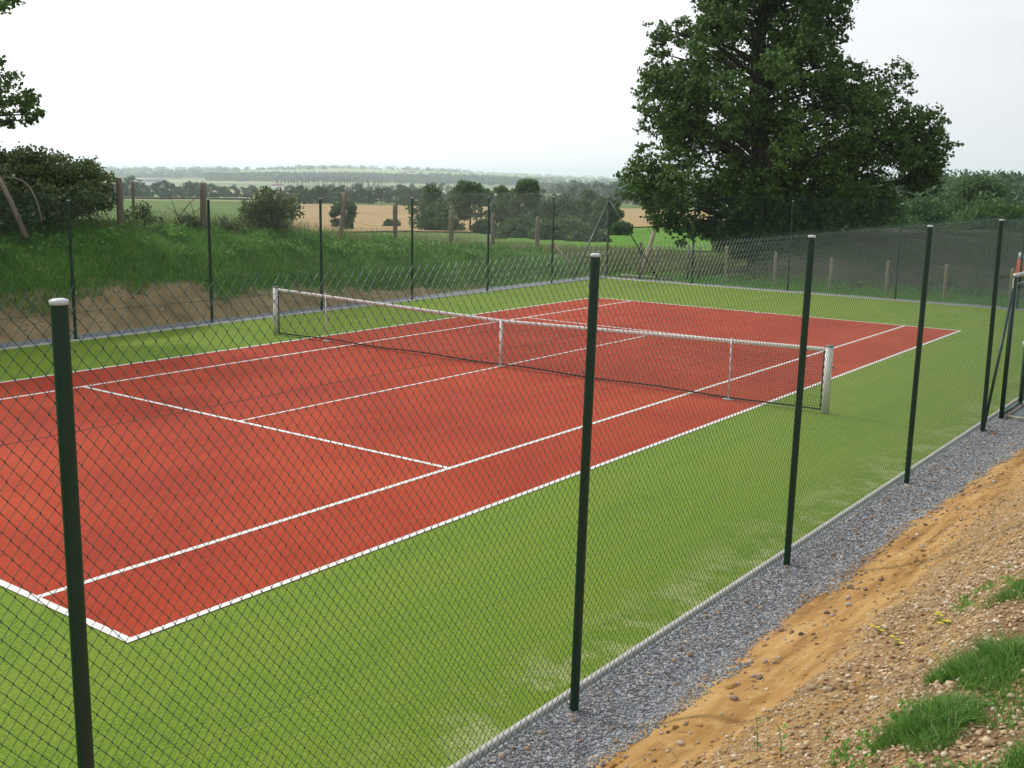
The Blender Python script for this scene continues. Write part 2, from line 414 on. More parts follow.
# ------------------------------------------------------------------ COURT
def sheet(name, x0, x1, y0, y1, z, mat, label, n=2):
    o = mesh_np(name, [(x0, y0, z), (x1, y0, z), (x1, y1, z), (x0, y1, z)], np.array([[0, 1, 2, 3]]), mat)
    return struct(o, label)
TX0, TX1, TY0, TY1 = -8.82, 8.62, -18.1, 17.85
sheet('turf', TX0, TX1, TY0, TY1, 0.0, MT['turf'], 'green artificial turf surround of the tennis court')
sheet('court_surface', -5.485, 5.485, -11.885, 11.885, .004, MT['red'], 'red artificial playing surface of the tennis court')
lw = .07; mb = MB()
def line(x0, x1, y0, y1, z): mb.add([(x0, y0, z), (x1, y0, z), (x1, y1, z), (x0, y1, z)], np.array([[0, 1, 2, 3]]))
for s in (-1, 1):
    a, b = sorted((s * 5.485, s * (5.485 - lw))); line(a, b, -11.885, 11.885, .008)
    a, b = sorted((s * 4.115, s * (4.115 - lw))); line(a, b, -11.81, 11.81, .008)
    a, b = sorted((s * 11.885, s * 11.81)); line(-5.485 + lw, 5.485 - lw, a, b, .0082)
    a, b = sorted((s * 6.4, s * 6.33)); line(-4.115 + lw, 4.115 - lw, a, b, .008)
    a, b = sorted((s * 11.81, s * 11.68)); line(-.025, .025, a, b, .008)
line(-.025, .025, -6.33, 6.33, .008)
struct(mb.build('court_lines', MT['line']), 'white tennis court lines')
# kerb edging strips
kb = MB()
kb.box(TX1, TX1 + .055, TY0, TY1 + .05, -.2, .03).box(TX0 - .06, TX0, TY0, TY1 + .05, -.2, .03)
kb.box(TX0, TX1, TY1, TY1 + .05, -.2, .028).box(TX0, TX1, TY0 - .05, TY0, -.2, .028)
struct(kb.build('kerb', MT['kerb']), 'thin concrete kerb round the turf')
# gravel strips
def strip(name, xs, ys, hf, mat, label):
    A, B = np.meshgrid(xs, ys, indexing='ij'); Zs = hf(A, B); n = len(ys)
    ii = (np.arange(len(xs) - 1)[:, None] * n + np.arange(n - 1)[None]).ravel()
    o = mesh_np(name, np.stack([A, B, Zs], -1).reshape(-1, 3), np.stack([ii, ii + n, ii + n + 1, ii + 1], 1), mat, smooth=True)
    return struct(o, label)
gn = lambda A, B: .006 + .03 * fbm(A * 4, B * 4, 11, 3)
strip('gravel', np.arange(-9.95, TX0 - .055, .06), np.arange(-26, 18.6, .12), gn, MT['gravel'], 'grey gravel strip along the far side of the court')
strip('gravel', np.arange(TX0 - .05, TX1 + .1, .12), np.arange(TY1 + .052, TY1 + .60, .05), lambda A, B: .012 + .03 * fbm(A * 4, B * 4, 12, 3), MT['gravel'], 'grey gravel strip behind the far end of the court')

# near bank: gravel toe, sand and stony slope in one sheet
def bank_h(x, y):
    x = np.asarray(x, float); y = np.asarray(y, float)
    h = near_bank(x, y)
    a = sm(9.15, 9.9, x)
    h = h + a * (.16 * fbm(x / 1.6, y / 2.6, 21, 4) + .05 * fbm(x * 3, y * 1.6, 22, 3))
    rid = np.sin((x * 1.0 + y * .10 + .5 * fbm(x / 2, y / 3, 25, 3)) * 7.5)
    h = h + a * (1 - sm(11.2, 12.3, x)) * .055 * rid * sm(-.1, .35, fbm(x / 1.2, y / 1.5, 26, 2) + .15)
    return h + .012 + .012 * fbm(x * 14, y * 14, 23, 3)
xs = np.concatenate([np.arange(TX1 + .075, 12.9, .035), np.geomspace(12.95, 22, 40)])
ys = np.concatenate([np.linspace(-26, -15.2, 60), np.arange(-15.1, 3.2, .05), np.linspace(3.3, 24, 90)])
strip('earth_bank', xs, ys, bank_h, MT['bank'], 'sandy stony earth bank rising beside the fence')

# stones ------------------------------------------------------------
def ico():
    t = (1 + 5 ** .5) / 2
    V = np.array([(-1, t, 0), (1, t, 0), (-1, -t, 0), (1, -t, 0), (0, -1, t), (0, 1, t), (0, -1, -t), (0, 1, -t), (t, 0, -1), (t, 0, 1), (-t, 0, -1), (-t, 0, 1)], float)
    V /= np.linalg.norm(V[0])
    F = np.array([(0, 11, 5), (0, 5, 1), (0, 1, 7), (0, 7, 10), (0, 10, 11), (1, 5, 9), (5, 11, 4), (11, 10, 2), (10, 7, 6), (7, 1, 8), (3, 9, 4), (3, 4, 2), (3, 2, 6), (3, 6, 8), (3, 8, 9), (4, 9, 5), (2, 4, 11), (6, 2, 10), (8, 6, 7), (9, 8, 1)])
    return V, F
def rotm(n, rng, tilt=PI):
    q = rng.normal(size=(n, 4)); q /= np.linalg.norm(q, axis=1)[:, None]; w, x, y, z = q.T
    return np.stack([1 - 2 * (y * y + z * z), 2 * (x * y - z * w), 2 * (x * z + y * w), 2 * (x * y + z * w), 1 - 2 * (x * x + z * z), 2 * (y * z - x * w), 2 * (x * z - y * w), 2 * (y * z + x * w), 1 - 2 * (x * x + y * y)], 1).reshape(-1, 3, 3)
def stones(name, P, S, mat, rng, label, smooth=False):
    V0, F0 = ico(); n = len(P)
    V = V0[None] * (1 + rng.uniform(-.28, .28, (n, 12, 1))) * np.stack([rng.uniform(.75, 1.25, n), rng.uniform(.7, 1.1, n), rng.uniform(.4, .8, n)], 1)[:, None]
    R = rotm(n, rng); V = np.einsum('nij,nvj->nvi', R, V) * S[:, None, None]; V[..., 2] *= .8
    V += P[:, None]
    F = F0[None] + (np.arange(n) * 12)[:, None, None]
    return tag(mesh_np(name, V.reshape(-1, 3), F.reshape(-1, 3), mat, smooth=smooth), label, 'stones', kind='stuff')
rng = np.random.default_rng(3)
def scatter(n, x0, x1, y0, y1, bias=1.):
    y = y0 + (y1 - y0) * rng.random(n) ** bias
    return rng.uniform(x0, x1, n), y
x, y = scatter(105000, 9.9, 12.6, -13.5, 2.5, 1.5)
keep = (rng.random(len(x)) < sm(-.12, .12, fbm(x * .9, y * .9, 41, 3)) * .6 + .4) & (rng.random(len(x)) < 1 - .78 * sm(-8.5, -4.5, y + 1.5 * (x - 10.5))) & (x + 1.0 * fbm(x * .8, y * .8, 44, 3) > 9.95 + .9 * rng.random(len(x)))
x, y = x[keep], y[keep]; S = .0065 + .012 * rng.random(len(x)) ** 3.2 + (rng.random(len(x)) < .006) * .016
stones('pebbles', np.stack([x, y, bank_h(x, y) + S * .45], 1), S, MT['pebble'], rng, 'tan and cream pebbles strewn over the earth bank')
x, y = scatter(2600, 9.25, 10.5, -14.5, 3.0, 1.3); S = .004 + .016 * rng.random(len(x)) ** 4
stones('pebbles', np.stack([x, y, bank_h(x, y) + S * .1], 1), S, MT['pebble'], rng, 'scattered small stones on the smooth sandy strip')
x, y = scatter(60000, 8.72, 9.75, -14.5, 3.0, 1.6)
gx_ = x + .5 * fbm(x * .9, y * .9, 51, 3) + .25 * fbm(x * 5, y * 5, 52, 2) - .5 * sm(-5, 1.5, y)
keep = gx_ < 9.36 + .12 * rng.random(len(x)); x, y = x[keep], y[keep]; S = .007 + .007 * rng.random(len(x))
stones('gravel_chips', np.stack([x, y, bank_h(x, y) + S * .2], 1), S, MT['chip'], rng, 'loose grey gravel chips at the foot of the fence')
x, y = scatter(420, 9.3, 10.3, -13.5, 2.5, 1.2); S = .012 + .03 * rng.random(len(x)) ** 3
kk = fbm(x * 2, y * 2, 88, 2) > .03; x, y, S = x[kk], y[kk], S[kk]
stones('soil_clods', np.stack([x, y, bank_h(x, y) + S * .1], 1), S, MT['bank'], rng, 'crumbled orange clods of earth along the sandy strip', True)
x, y = scatter(900, 8.75, 9.9, -14.5, 3.5, .8); S = .012 + .02 * rng.random(len(x)) ** 2
stones('gravel_chips', np.stack([x, y, bank_h(x, y) + S * .3], 1), S, MT['chipb'], rng, 'larger brown and buff stones among the grey gravel')
# pale stones on the soil face of the far bank
x = rng.uniform(-11.0, -9.8, 1500); y = rng.uniform(-8, 16, 1500); S = .012 + .03 * rng.random(1500) ** 2.5
stones('pebbles', np.stack([x, y, grid_h(x, y) + S * .3], 1), S, MT['pebble'], rng, 'pale stones in the bare soil of the far bank')

# grass -------------------------------------------------------------
def blades(name, P, h, w, mat, rng, parent=None, lean=.5, seg=3):
    n = len(P); az = rng.uniform(0, 2 * PI, n); l = rng.uniform(.1, lean, n) * h
    d = np.stack([np.cos(az), np.sin(az), 0 * az], 1); sd = np.stack([-np.sin(az), np.cos(az), 0 * az], 1)
    tw = rng.uniform(0, PI, n); sd = sd * np.cos(tw)[:, None] + d * np.sin(tw)[:, None]
    V = []; ts = np.linspace(0, 1, seg + 1)
    for t in ts[:-1]:
        c = P + d * (l * t ** 2)[:, None] + np.array([0, 0, 1.]) * (h * (t - .18 * t * t))[:, None]
        ww = (w * (1 - t ** 1.6) / 2)[:, None]
        V += [c - sd * ww, c + sd * ww]
    V.append(P + d * l[:, None] + np.array([0, 0, 1.]) * (h * .82)[:, None])
    V = np.stack(V, 1); k = V.shape[1]; b = (np.arange(n) * k)[:, None]
    F4 = np.concatenate([b + np.array([[2 * i, 2 * i + 1, 2 * i + 3, 2 * i + 2]]) for i in range(seg - 1)]) if seg > 1 else np.zeros((0, 4), int)
    F3 = b + np.array([[2 * seg - 2, 2 * seg - 1, 2 * seg]])
    return mesh_np(name, V.reshape(-1, 3), [F4, F3], mat, parent)
# far bank grass
n = 170000; x = rng.uniform(-15.5, -9.9, n); y = rng.uniform(-14, 22, n)
xs_ = x + 1.3 * fbm(x * .9, y * .9, 61, 3) * .8 - .6 * sm(-3, 13, y)
keep = (xs_ < -10.25) & (rng.random(n) < .35 + 1.2 * (vnoise(x * .8, y * .8, 63))); x, y = x[keep], y[keep]
hh = (.08 + .17 * rng.random(len(x))) * (.6 + .9 * vnoise(x * .7, y * .7, 64))
tag(blades('bank_grass', np.stack([x, y, grid_h(x, y)], 1), hh, .020 + 0 * x, MT['grass'], rng, lean=1.3, seg=2), 'rough green grass covering the far bank', 'grass', kind='stuff')
# leafy weeds on the far bank: broad clumps (docks, nettles)
n = 1600; x = rng.uniform(-14.5, -10.9, n); y = rng.uniform(-8, 20, n); k = vnoise(x * .6, y * .6, 66) > .45; x, y = x[k], y[k]
P = np.stack([x, y, grid_h(x, y)], 1); P = np.repeat(P, 22, 0) + rng.normal(0, 1, (len(P) * 22, 3)) * [.13, .13, .07] + [0, 0, .14]
# grass strip and dry grass behind the far end
n = 60000; x = rng.uniform(-12, 12, n); y = rng.uniform(18.0, 20.9, n); k = rng.random(n) < (.9 - .35 * sm(20.0, 20.8, y)) * (.12 + .88 * sm(18.2, 18.6, y + .5 * fbm(x, y, 93, 2))); x, y = x[k], y[k]
tag(blades('verge_grass', np.stack([x, y, grid_h(x, y)], 1), .05 + .13 * rng.random(len(x)) * (.3 + sm(19, 20.3, y)), .014 + 0 * x, MT['weed'], rng, lean=.8, seg=2), 'green grass verge between the end fence and the wooden posts', 'grass', kind='stuff')
n = 17000; x = rng.uniform(-17, -6.6, n); y = rng.uniform(18.5, 30, n); k = (vnoise(x * .8, y * .8, 71) > .32) & ((y > 20.2) | (x < -9.5)) & (rng.random(n) < 1 - sm(-9, -6.6, x) * .8); x, y = x[k], y[k]
tag(blades('dry_grass', np.stack([x, y, grid_h(x, y)], 1), .25 + .5 * rng.random(len(x)), .020 + 0 * x, MT['dry'], rng, lean=.5, seg=2), 'tall dry tan grass beyond the far corner post', 'grass', kind='stuff')
n = 42000; x = rng.uniform(-7, 16, n); y = rng.uniform(20.4, 33, n); k = vnoise(x * .7, y * .7, 75) > .50 - .15 * sm(27, 31, y); x, y = x[k], y[k]
tag(blades('mound_grass', np.stack([x, y, grid_h(x, y)], 1), .08 + .22 * rng.random(len(x)) ** 2, .02 + 0 * x, MT['leaf_mid'], rng, lean=1., seg=2), 'patchy rough grass on the shaded earth mound', 'grass', kind='stuff')
n = 9000; x = rng.uniform(-15.5, -12.2, n); y = rng.uniform(-2, 19, n); k = vnoise(x * .9, y * .9, 72) > .5; x, y = x[k], y[k]
tag(blades('dry_grass', np.stack([x, y, grid_h(x, y)], 1), .3 + .5 * rng.random(len(x)), .014 + 0 * x, MT['dry'], rng, lean=.5, seg=2), 'thin dry seed heads along the top of the far bank', 'grass', kind='stuff')

# ------------------------------------------------------------------ leaf clouds
def leaf_mesh(P, size, rng, flat=.0):
    n = len(P); R = rotm(n, rng)
    s = size * rng.uniform(.6, 1.35, n)
    q = np.array([(-.5, 0, 0), (0, -.32, .08), (.5, 0, 0), (0, .32, .08)])
    V = np.einsum('nij,vj->nvi', R, q) * s[:, None, None]
    if flat: V[..., 2] *= (1 - flat)
    V += P[:, None]
    F = np.arange(n * 4).reshape(-1, 4)
    return V.reshape(-1, 3), F
def lobes_points(L, R, per, rng, squash=.75):
    """leaf positions filling each lobe: mostly in its outer shell, in sprays"""
    out = []
    for c, r in zip(L, R):
        m = int(per * (r ** 2))
        ns = max(5, m // 16)
        d = rng.normal(size=(ns, 3)); d /= np.linalg.norm(d, axis=1)[:, None]
        rad = r * rng.uniform(.35, 1.08, ns) ** .6
        sp = c + d * rad[:, None] * [1, 1, squash]
        p = np.repeat(sp, 16, 0) + rng.normal(0, .13 * max(r, .3) ** .5, (ns * 16, 3)) * [1, 1, .7]
        out.append(p)
    return np.concatenate(out)
# ---- big oak
OD = 44.0
outline = [(700, -150), (760, -185), (820, -160), (858, -95), (862, -30), (858, 20), (862, 62), (880, 72), (893, 50), (918, 58), (922, 85), (905, 108),
           (928, 108), (948, 128), (951, 162), (938, 190), (915, 212), (862, 232), (800, 245), (752, 262), (720, 246), (700, 240), (668, 246), (650, 232),
           (642, 205), (616, 198), (614, 180), (634, 150), (640, 128), (634, 95), (642, 75), (640, 22), (655, 14), (672, 25), (690, -5), (684, -80)]
def inside(pt, poly):
    x, y = pt; c = False; j = len(poly) - 1
    for i in range(len(poly)):
        xi, yi = poly[i]; xj, yj = poly[j]
        if (yi > y) != (yj > y) and x < (xj - xi) * (y - yi) / (yj - yi) + xi: c = not c
        j = i
    return c
def edge_d(pt, poly):
    p = np.array(pt, float); b = 1e9
    for i in range(len(poly)):
        a = np.array(poly[i - 1], float); c = np.array(poly[i], float); t = np.clip(np.dot(p - a, c - a) / np.dot(c - a, c - a), 0, 1)
        b = min(b, np.linalg.norm(p - a - t * (c - a)))
    return b
rng = np.random.default_rng(12)
# local frame of the oak: u along the view's horizontal, w = into depth
scl = OD / FPX
trunk_base = foot(765, OD)
hr = np.array([RT[0], RT[1], 0]); hr /= np.linalg.norm(hr); hf = np.array([FW[0], FW[1], 0]); hf /= np.linalg.norm(hf)
zc = CAM[2]
def oak_pt(u, v, dep):
    p = at_depth(u, v, OD); return p + hf * dep
GAPS = [(664, 142, 6), (702, 166, 4), (736, 150, 4), (783, 105, 3), (776, 160, 6), (842, 48, 8), (757, 38, 5), (785, 14, 5), (668, 62, 5), (828, 162, 5), (900, 186, 7), (868, 176, 4), (722, 60, 4), (806, 128, 4), (690, 205, 4), (745, 96, 3), (712, 118, 4), (850, 128, 3)]
Lc = []; Lr = []
tries = 0
while len(Lc) < 370 and tries < 40000:
    tries += 1
    u = rng.uniform(605, 960); v = rng.uniform(-185, 268)
    if not inside((u, v), outline): continue
    e = edge_d((u, v), outline)
    r = rng.uniform(.55, 1.2); rp = r / scl
    if e < rp * .8: 
        if e < 9: continue
        r = e * scl * rng.uniform(.85, 1.1); rp = r / scl
    if any(math.hypot(u - a, v - b) < c + rp * .62 for a, b, c in GAPS): continue
    half = min(5.6, max(.8, e * scl * 1.15))
    dep = rng.uniform(-half, half)
    if len(Lc) > 0:
        dd = np.linalg.norm(np.array(Lc) - oak_pt(u, v, dep), axis=1)
        if (dd < .48 * (np.array(Lr) + r)).any() and rng.random() < .85: continue
    Lc.append(oak_pt(u, v, dep)); Lr.append(r)
Lc = np.array(Lc); Lr = np.array(Lr)
oak = empty('oak_tree', tuple(trunk_base)); tag(oak, 'tall broad dark oak tree with drooping left branches behind the far end fence', 'tree')
P = lobes_points(Lc, Lr, 760, rng, .95) - trunk_base
V, F = leaf_mesh(P, .165, rng); mesh_np('crown', V, F, MT['leaf_oak'], oak)
tb = MB()
top = oak_pt(768, -110, 0) - trunk_base
zz = np.linspace(-.3, top[2], 14); tt = (zz - zz[0]) / (zz[-1] - zz[0])
ax = np.stack([top[0] * tt + .18 * np.sin(tt * 9), top[1] * tt + .15 * np.cos(tt * 7) - .15, zz], 1)
tb.tube(ax, np.interp(tt, [0, .06, .3, .7, 1], [.62, .46, .38, .22, .05]), 12)
tb.build('trunk', MT['bark'], oak, True)
lb = MB()
for c, r in zip(Lc, Lr):
    if rng.random() > .55: continue
    e = c - trunk_base; hz = np.hypot(e[0], e[1])
    z0 = np.clip(e[2] - hz * rng.uniform(.25, .6), 1.6, top[2] * .93); i = np.interp(z0, zz, np.arange(14)); a = np.array([np.interp(z0, zz, ax[:, k]) for k in range(3)])
    m = (a + e) / 2 + np.array([0, 0, .12 * hz]) + rng.normal(0, .12 * hz ** .5, 3)
    t = np.linspace(0, 1, 8)[:, None]; cur = (1 - t) ** 2 * a + 2 * t * (1 - t) * m + t ** 2 * e
    cur[1:-1] += rng.normal(0, .05, (6, 3))
    lb.tube(cur, np.linspace(.05 + .016 * hz, .012, 8), 5, False)
lb.build('limb', MT['bark'], oak, True)

# ---- generic trees
def make_tree(name, height, width, rng, mat, leaf, nlobe=26, base=.18, dens=260, shape='round', trunkr=None, loc=(0, 0, 0), trunk=True, merged=False):
    root = empty(name, loc) if not merged else None
    L = []; R = []
    for i in range(nlobe):
        t = rng.random(); z = height * (base + (1 - base) * t)
        if shape == 'round': w = width / 2 * math.sqrt(max(.05, 1 - (2 * t - .9) ** 2 * .85))
        elif shape == 'poplar': w = width / 2 * (1 - t) ** .5 * (.5 + t) * 1.2
        elif shape == 'bush': w = width / 2 * math.sqrt(max(.03, 1 - t * t))
        else: w = width / 2 * (1.05 - .8 * t)
        a = rng.uniform(0, 2 * PI); q = math.sqrt(rng.random()) * .82
        L.append((math.cos(a) * w * q, math.sin(a) * w * q, z * .93)); R.append(width * rng.uniform(.11, .22) if shape != 'poplar' else width * rng.uniform(.18, .3))
    P = []
    for c, r in zip(np.array(L), R):
        m = int(dens)
        d = rng.normal(size=(m, 3)); d /= np.linalg.norm(d, axis=1)[:, None]
        P.append(c + d * (r * rng.uniform(.45, 1.1, m))[:, None] * [1, 1, .8])
    P = np.concatenate(P); P[:, 2] = np.maximum(P[:, 2], .05)
    V, F = leaf_mesh(P, leaf, rng)
    tr = trunkr or height * .018
    tm = MB(); tm.tube([(0, 0, -.4), (.02 * height, 0, height * .35), (0, .02 * height, height * .8)], [tr * 1.3, tr, tr * .3], 7)
    for i in range(7):
        c = np.array(L[rng.integers(len(L))]); a = np.array([0.01 * height, 0, height * rng.uniform(.15, .45)])
        tm.tube([a, (a + c) / 2 + [0, 0, .03 * height], c], [tr * .55, tr * .35, tr * .12], 5, False)
    if merged:
        TV = np.concatenate(tm.V); TF = [np.concatenate(v) for v in tm.F.values()]
        FF = [F] + [t + len(V) for t in TF]
        return mesh_np(name, np.concatenate([V, TV]), FF, [mat, MT['bark']], matidx=np.concatenate([np.zeros(len(F)), np.ones(sum(len(t) for t in TF))])) 
    mesh_np('crown', V, F, mat, root)
    tm.build('trunk', MT['bark'], root, True)
    return root

rng = np.random.default_rng(23)
def tree_px(name, u, vtop, d, wpx, label, mat='leaf_mid', shape='round', leafpx=3.0, nl=26, base=.12, dens=230, group=None, cat='tree', vbase=None):
    f = foot(u, d); topz = CAM[2] + (px_dir(u, vtop)[2]) * d
    h = topz - f[2]; w = wpx * d / FPX
    r = make_tree(name, h, w, rng, MT[mat], leafpx * d / FPX, nl, base, dens, shape, loc=tuple(f))
    return tag(r, label, cat, group)
# clump of trees in the middle distance (beyond the left fence)
G1 = 'trees standing beyond the bank'
tree_px('tree', 470, 183, 118, 46, 'tall round-headed tree on a bare thin trunk in the middle of the clump', base=.38, group=G1, dens=300)
tree_px('tree', 432, 190, 122, 46, 'broad dark tree left of the thin-trunked tree', base=.05, group=G1, nl=30)
tree_px('tree', 505, 188, 135, 40, 'dark tree between the thin-trunked tree and the tallest tree', group=G1, base=.05)
tree_px('tree', 528, 177, 125, 48, 'tallest tree of the clump with a pointed top', shape='cone', group=G1, nl=34, base=.05, dens=300)
tree_px('tree', 560, 192, 120, 48, 'round tree right of the tallest tree of the clump', group=G1, base=.04, nl=30)
tree_px('tree', 585, 191, 128, 40, 'rounded tree left of the far corner post', group=G1, base=.04)
tree_px('tree', 606, 199, 118, 40, 'low spreading tree just behind the far corner post', group=G1, base=.03)
tree_px('shrub', 520, 218, 100, 44, 'dense low shrub below the tallest tree of the clump', shape='bush', group='shrubs below the clump of trees', base=0, cat='shrub')
tree_px('shrub', 572, 221, 92, 52, 'dense low shrub left of the far corner post', shape='bush', group='shrubs below the clump of trees', base=0, cat='shrub')
tree_px('shrub', 440, 207, 108, 50, 'dark bushy shrub at the left end of the clump', shape='bush', group='shrubs below the clump of trees', base=0, cat='shrub')
tree_px('shrub', 484, 222, 98, 30, 'small shrub beneath the thin-trunked tree', shape='bush', group='shrubs below the clump of trees', base=0, cat='shrub', nl=14)
tree_px('shrub', 622, 226, 96, 34, 'small shrub right of the far corner post', shape='bush', group='shrubs below the clump of trees', base=0, cat='shrub', nl=14)
# small trees in the wheat
tree_px('tree', 343, 199, 112, 26, 'small round tree behind the tilted wooden post', base=.12, nl=18, group=G1)
tree_px('shrub', 392, 221, 130, 24, 'small round bush alone at the edge of the wheat', shape='bush', base=0, nl=12, cat='shrub')
tree_px('tree', 408, 193, 330, 26, 'distant round tree behind the wheat field', base=.02, nl=16)
tree_px('tree', 320, 190, 360, 28, 'lone rounded tree at the back edge of the wheat field', base=.02, nl=18)
tree_px('shrub', 655, 219, 240, 18, 'small bush on the edge of the wheat under the oak', shape='bush', base=0, nl=10, cat='shrub')
tree_px('shrub', 700, 222, 220, 16, 'tiny bush at the far edge of the green meadow', shape='bush', base=0, nl=10, cat='shrub')
# right side behind the end fence
for a_ in [(515, 227, 82, 42, 'leafy shrub in the dip beyond the bank, below the tallest tree'), (548, 226, 78, 46, 'leafy shrub in the dip between the tallest tree and the far corner'), (590, 229, 74, 44, 'leafy shrub in the dip just left of the far corner post')]:
    tree_px('shrub', *a_, shape='bush', group='shrubs below the clump of trees', base=0, cat='shrub')
G2 = 'trees behind the earth mound'
tree_px('tree', 978, 178, 95, 88, 'round mid green tree standing alone to the right of the oak', mat='leaf_mid', base=.02, nl=44, dens=420, leafpx=3.2, group=G2)
tree_px('tree', 930, 204, 72, 90, 'low dark spreading tree right of the oak', base=.0, nl=34, dens=380, group=G2)
tree_px('tree', 1045, 205, 78, 90, 'dark tree at the right edge behind the gate', base=.0, nl=30, dens=330, group=G2)
for i, (u, v, d, w, s) in enumerate([(776, 230, 43, 84, 'low dark shrub in front of the oak trunk'), (832, 230, 50, 70, 'low dark shrub at the foot of the oak on the mound'),(800, 205, 56, 110, 'dense dark shrub right of the oak trunk'), (880, 208, 58, 110, 'dense dark shrub under the right side of the oak'),
                                     (745, 222, 60, 60, 'dense dark shrub left of the oak trunk'), (1000, 214, 58, 110, 'dense dark shrub below the lone round tree')]):
    tree_px('shrub', u, v, d, w, s, mat='leaf_oak', shape='bush', base=0, nl=40, dens=420, leafpx=3.0, group='dark shrubs beneath the oak', cat='shrub')

# ---- hedge on the far bank (left)
def lobed(name, spec, leaf, per, mat, label, cat, stems=12, squash=.8):
    """spec: list of (x,y,z,r) relative lobes"""
    spec = np.array(spec, float); c0 = np.array([spec[:, 0].mean(), spec[:, 1].mean(), 0]); c0[2] = float(grid_h(c0[0], c0[1]))
    root = empty(name, tuple(c0)); tag(root, label, cat)
    P = lobes_points(spec[:, :3], spec[:, 3], per, rng, squash) - c0
    V, F = leaf_mesh(P, leaf, rng); mesh_np('foliage', V, F, mat, root)
    if not stems: return root
    sb = MB()
    for i in range(stems):
        s = spec[rng.integers(len(spec))]; b = np.array([s[0] + rng.normal(0, .4), s[1] + rng.normal(0, .5), 0]); b[2] = float(grid_h(b[0], b[1])) - .1
        e = s[:3] + rng.normal(0, .3, 3) + [0, 0, s[3] * rng.uniform(.2, 1.25)]; m = (b + e) / 2 + rng.normal(0, .25, 3)
        t = np.linspace(0, 1, 7)[:, None]; sb.tube((1 - t) ** 2 * b + 2 * t * (1 - t) * m + t * t * e - c0, np.linspace(.022, .004, 7), 5, False)
    sb.build('stem', MT['bark'], root)
    return root
rng = np.random.default_rng(31)
sp = []
for i in range(250):
    y = rng.uniform(-9, .9) ; top = np.interp(y, [-9, -3, -1.2, 0, 1.0], [4.35, 4.25, 4.2, 3.7, 3.0]) - .75 * sm(-13.1, -11.9, np.float64(x)) if (x := rng.uniform(-15.0, -11.9)) else 0
    if y > (.35 if x < -13.1 else -.15) - .64 * (x + 13.5): continue
    base = float(grid_h(x, y)); r = rng.uniform(.28, .55); z = rng.uniform(base + .25, top - r * .8) if top - r > base + .25 else base + .3
    if rng.random() < .35: z = top - r * .8 - .25 * rng.random()
    sp.append((x, y, z, r))
lobed('hedge', sp, .095, 2300, MT['leaf_hedge'], 'big dark bramble hedge on top of the far bank at the left', 'hedge', 60)
sp = [(-13.4 + rng.normal(0, .25), 5.6 + rng.normal(0, .38), float(grid_h(-13.4, 5.6)) + rng.uniform(.25, 1.15), rng.uniform(.25, .4)) for i in range(30)]
lobed('shrub', sp, .085, 2600, MT['leaf_hedge'], 'rounded green shrub growing on the far bank between the wooden posts', 'shrub', 14)
sp = [(-13.0 + rng.normal(0, .2), 3.1 + rng.normal(0, .6), float(grid_h(-13., 3.2)) + rng.uniform(.05, .35), rng.uniform(.16, .26)) for i in range(16)]
lobed('bramble', sp, .075, 1800, MT['leaf_hedge'], 'low straggling bramble round the second tall wooden post', 'bramble', 30)
sp = [(-13.0 + rng.normal(0, .2), .95 + rng.normal(0, .2), float(grid_h(-12.9, 1.3)) + rng.uniform(.1, .5), rng.uniform(.16, .28)) for i in range(7)]
lobed('bramble', sp, .08, 1800, MT['leaf_hedge'], 'small bramble at the right end of the big hedge', 'bramble', 10)
sp = [(-12.4 + rng.normal(0, .5), yy + rng.normal(0, .5), float(grid_h(-12.4, yy)) + rng.uniform(.0, .3), rng.uniform(.15, .3)) for yy in (9.5, 12.2, 14.8, 17.6) for i in range(7)]
lobed('weeds', sp, .10, 900, MT['weed'], 'leafy green weeds along the top of the far bank', 'weeds', 0)['kind'] = 'stuff'
sp = [(rng.uniform(-13, -11.2), rng.uniform(-7, 16), 0, rng.uniform(.14, .32)) for i in range(190)]
sp = [(a, b, float(grid_h(a, b)) + .06, r) for a, b, _, r in sp]
lobed('weeds', sp, .10, 900, MT['weed'], 'nettles and docks in clumps over the grass of the far bank', 'weeds', 0)['kind'] = 'stuff'

# overhanging tree at the left edge: stands outside the frame, one bough reaches in
rng = np.random.default_rng(5)
lt = foot(-190, 26); ltree = empty('ash_tree', tuple(lt)); tag(ltree, 'tree at the left edge with one leafy bough reaching into view above the hedge', 'tree')
sp = []; rr = []
for (u, v, r) in [(2, 92, .42), (14, 88, .30), (20, 104, .26), (4, 112, .36), (27, 112, .17), (-14, 80, .5), (-12, 110, .5), (-40, 95, .7), (8, 122, .17), (34, 100, .14), (24, 96, .2), (30, 120, .12), (38, 114, .09), (10, 76, .2), (12, 100, .3), (2, 3, .22), (12, 0, .15), (-20, 0, .6), (-60, 20, .9), (-2, 62, .10)]:
    sp.append(at_depth(u, v, 25 + rng.normal(0, .5))); rr.append(r)
for i in range(55):
    a = rng.uniform(0, 2 * PI); q = 3.4 * math.sqrt(rng.random()); z = rng.uniform(3.2, 10); w = math.sqrt(max(.1, 1 - ((z - 6) / 5) ** 2))
    sp.append(lt + [math.cos(a) * q * w, math.sin(a) * q * w, z]); rr.append(rng.uniform(.6, 1.1))
sp = np.array(sp)
P = lobes_points(sp, rr, 620, rng) - lt; V, F = leaf_mesh(P, .12, rng); mesh_np('crown', V, F, MT['leaf_oak'], ltree)
tb = MB(); tb.tube([(0, 0, -.3), (.1, .1, 2), (0, .2, 5), (.2, 0, 8.5)], [.34, .27, .2, .06], 10)
for c in sp:
    e = c - lt; a = np.array([.05, .1, np.clip(e[2] * .6, 1.5, 7)]); m = (a + e) / 2 + [0, 0, .5]
    t = np.linspace(0, 1, 8)[:, None]; tb.tube((1 - t) ** 2 * a + 2 * t * (1 - t) * m + t * t * e, np.linspace(.09, .012, 8), 5, False)
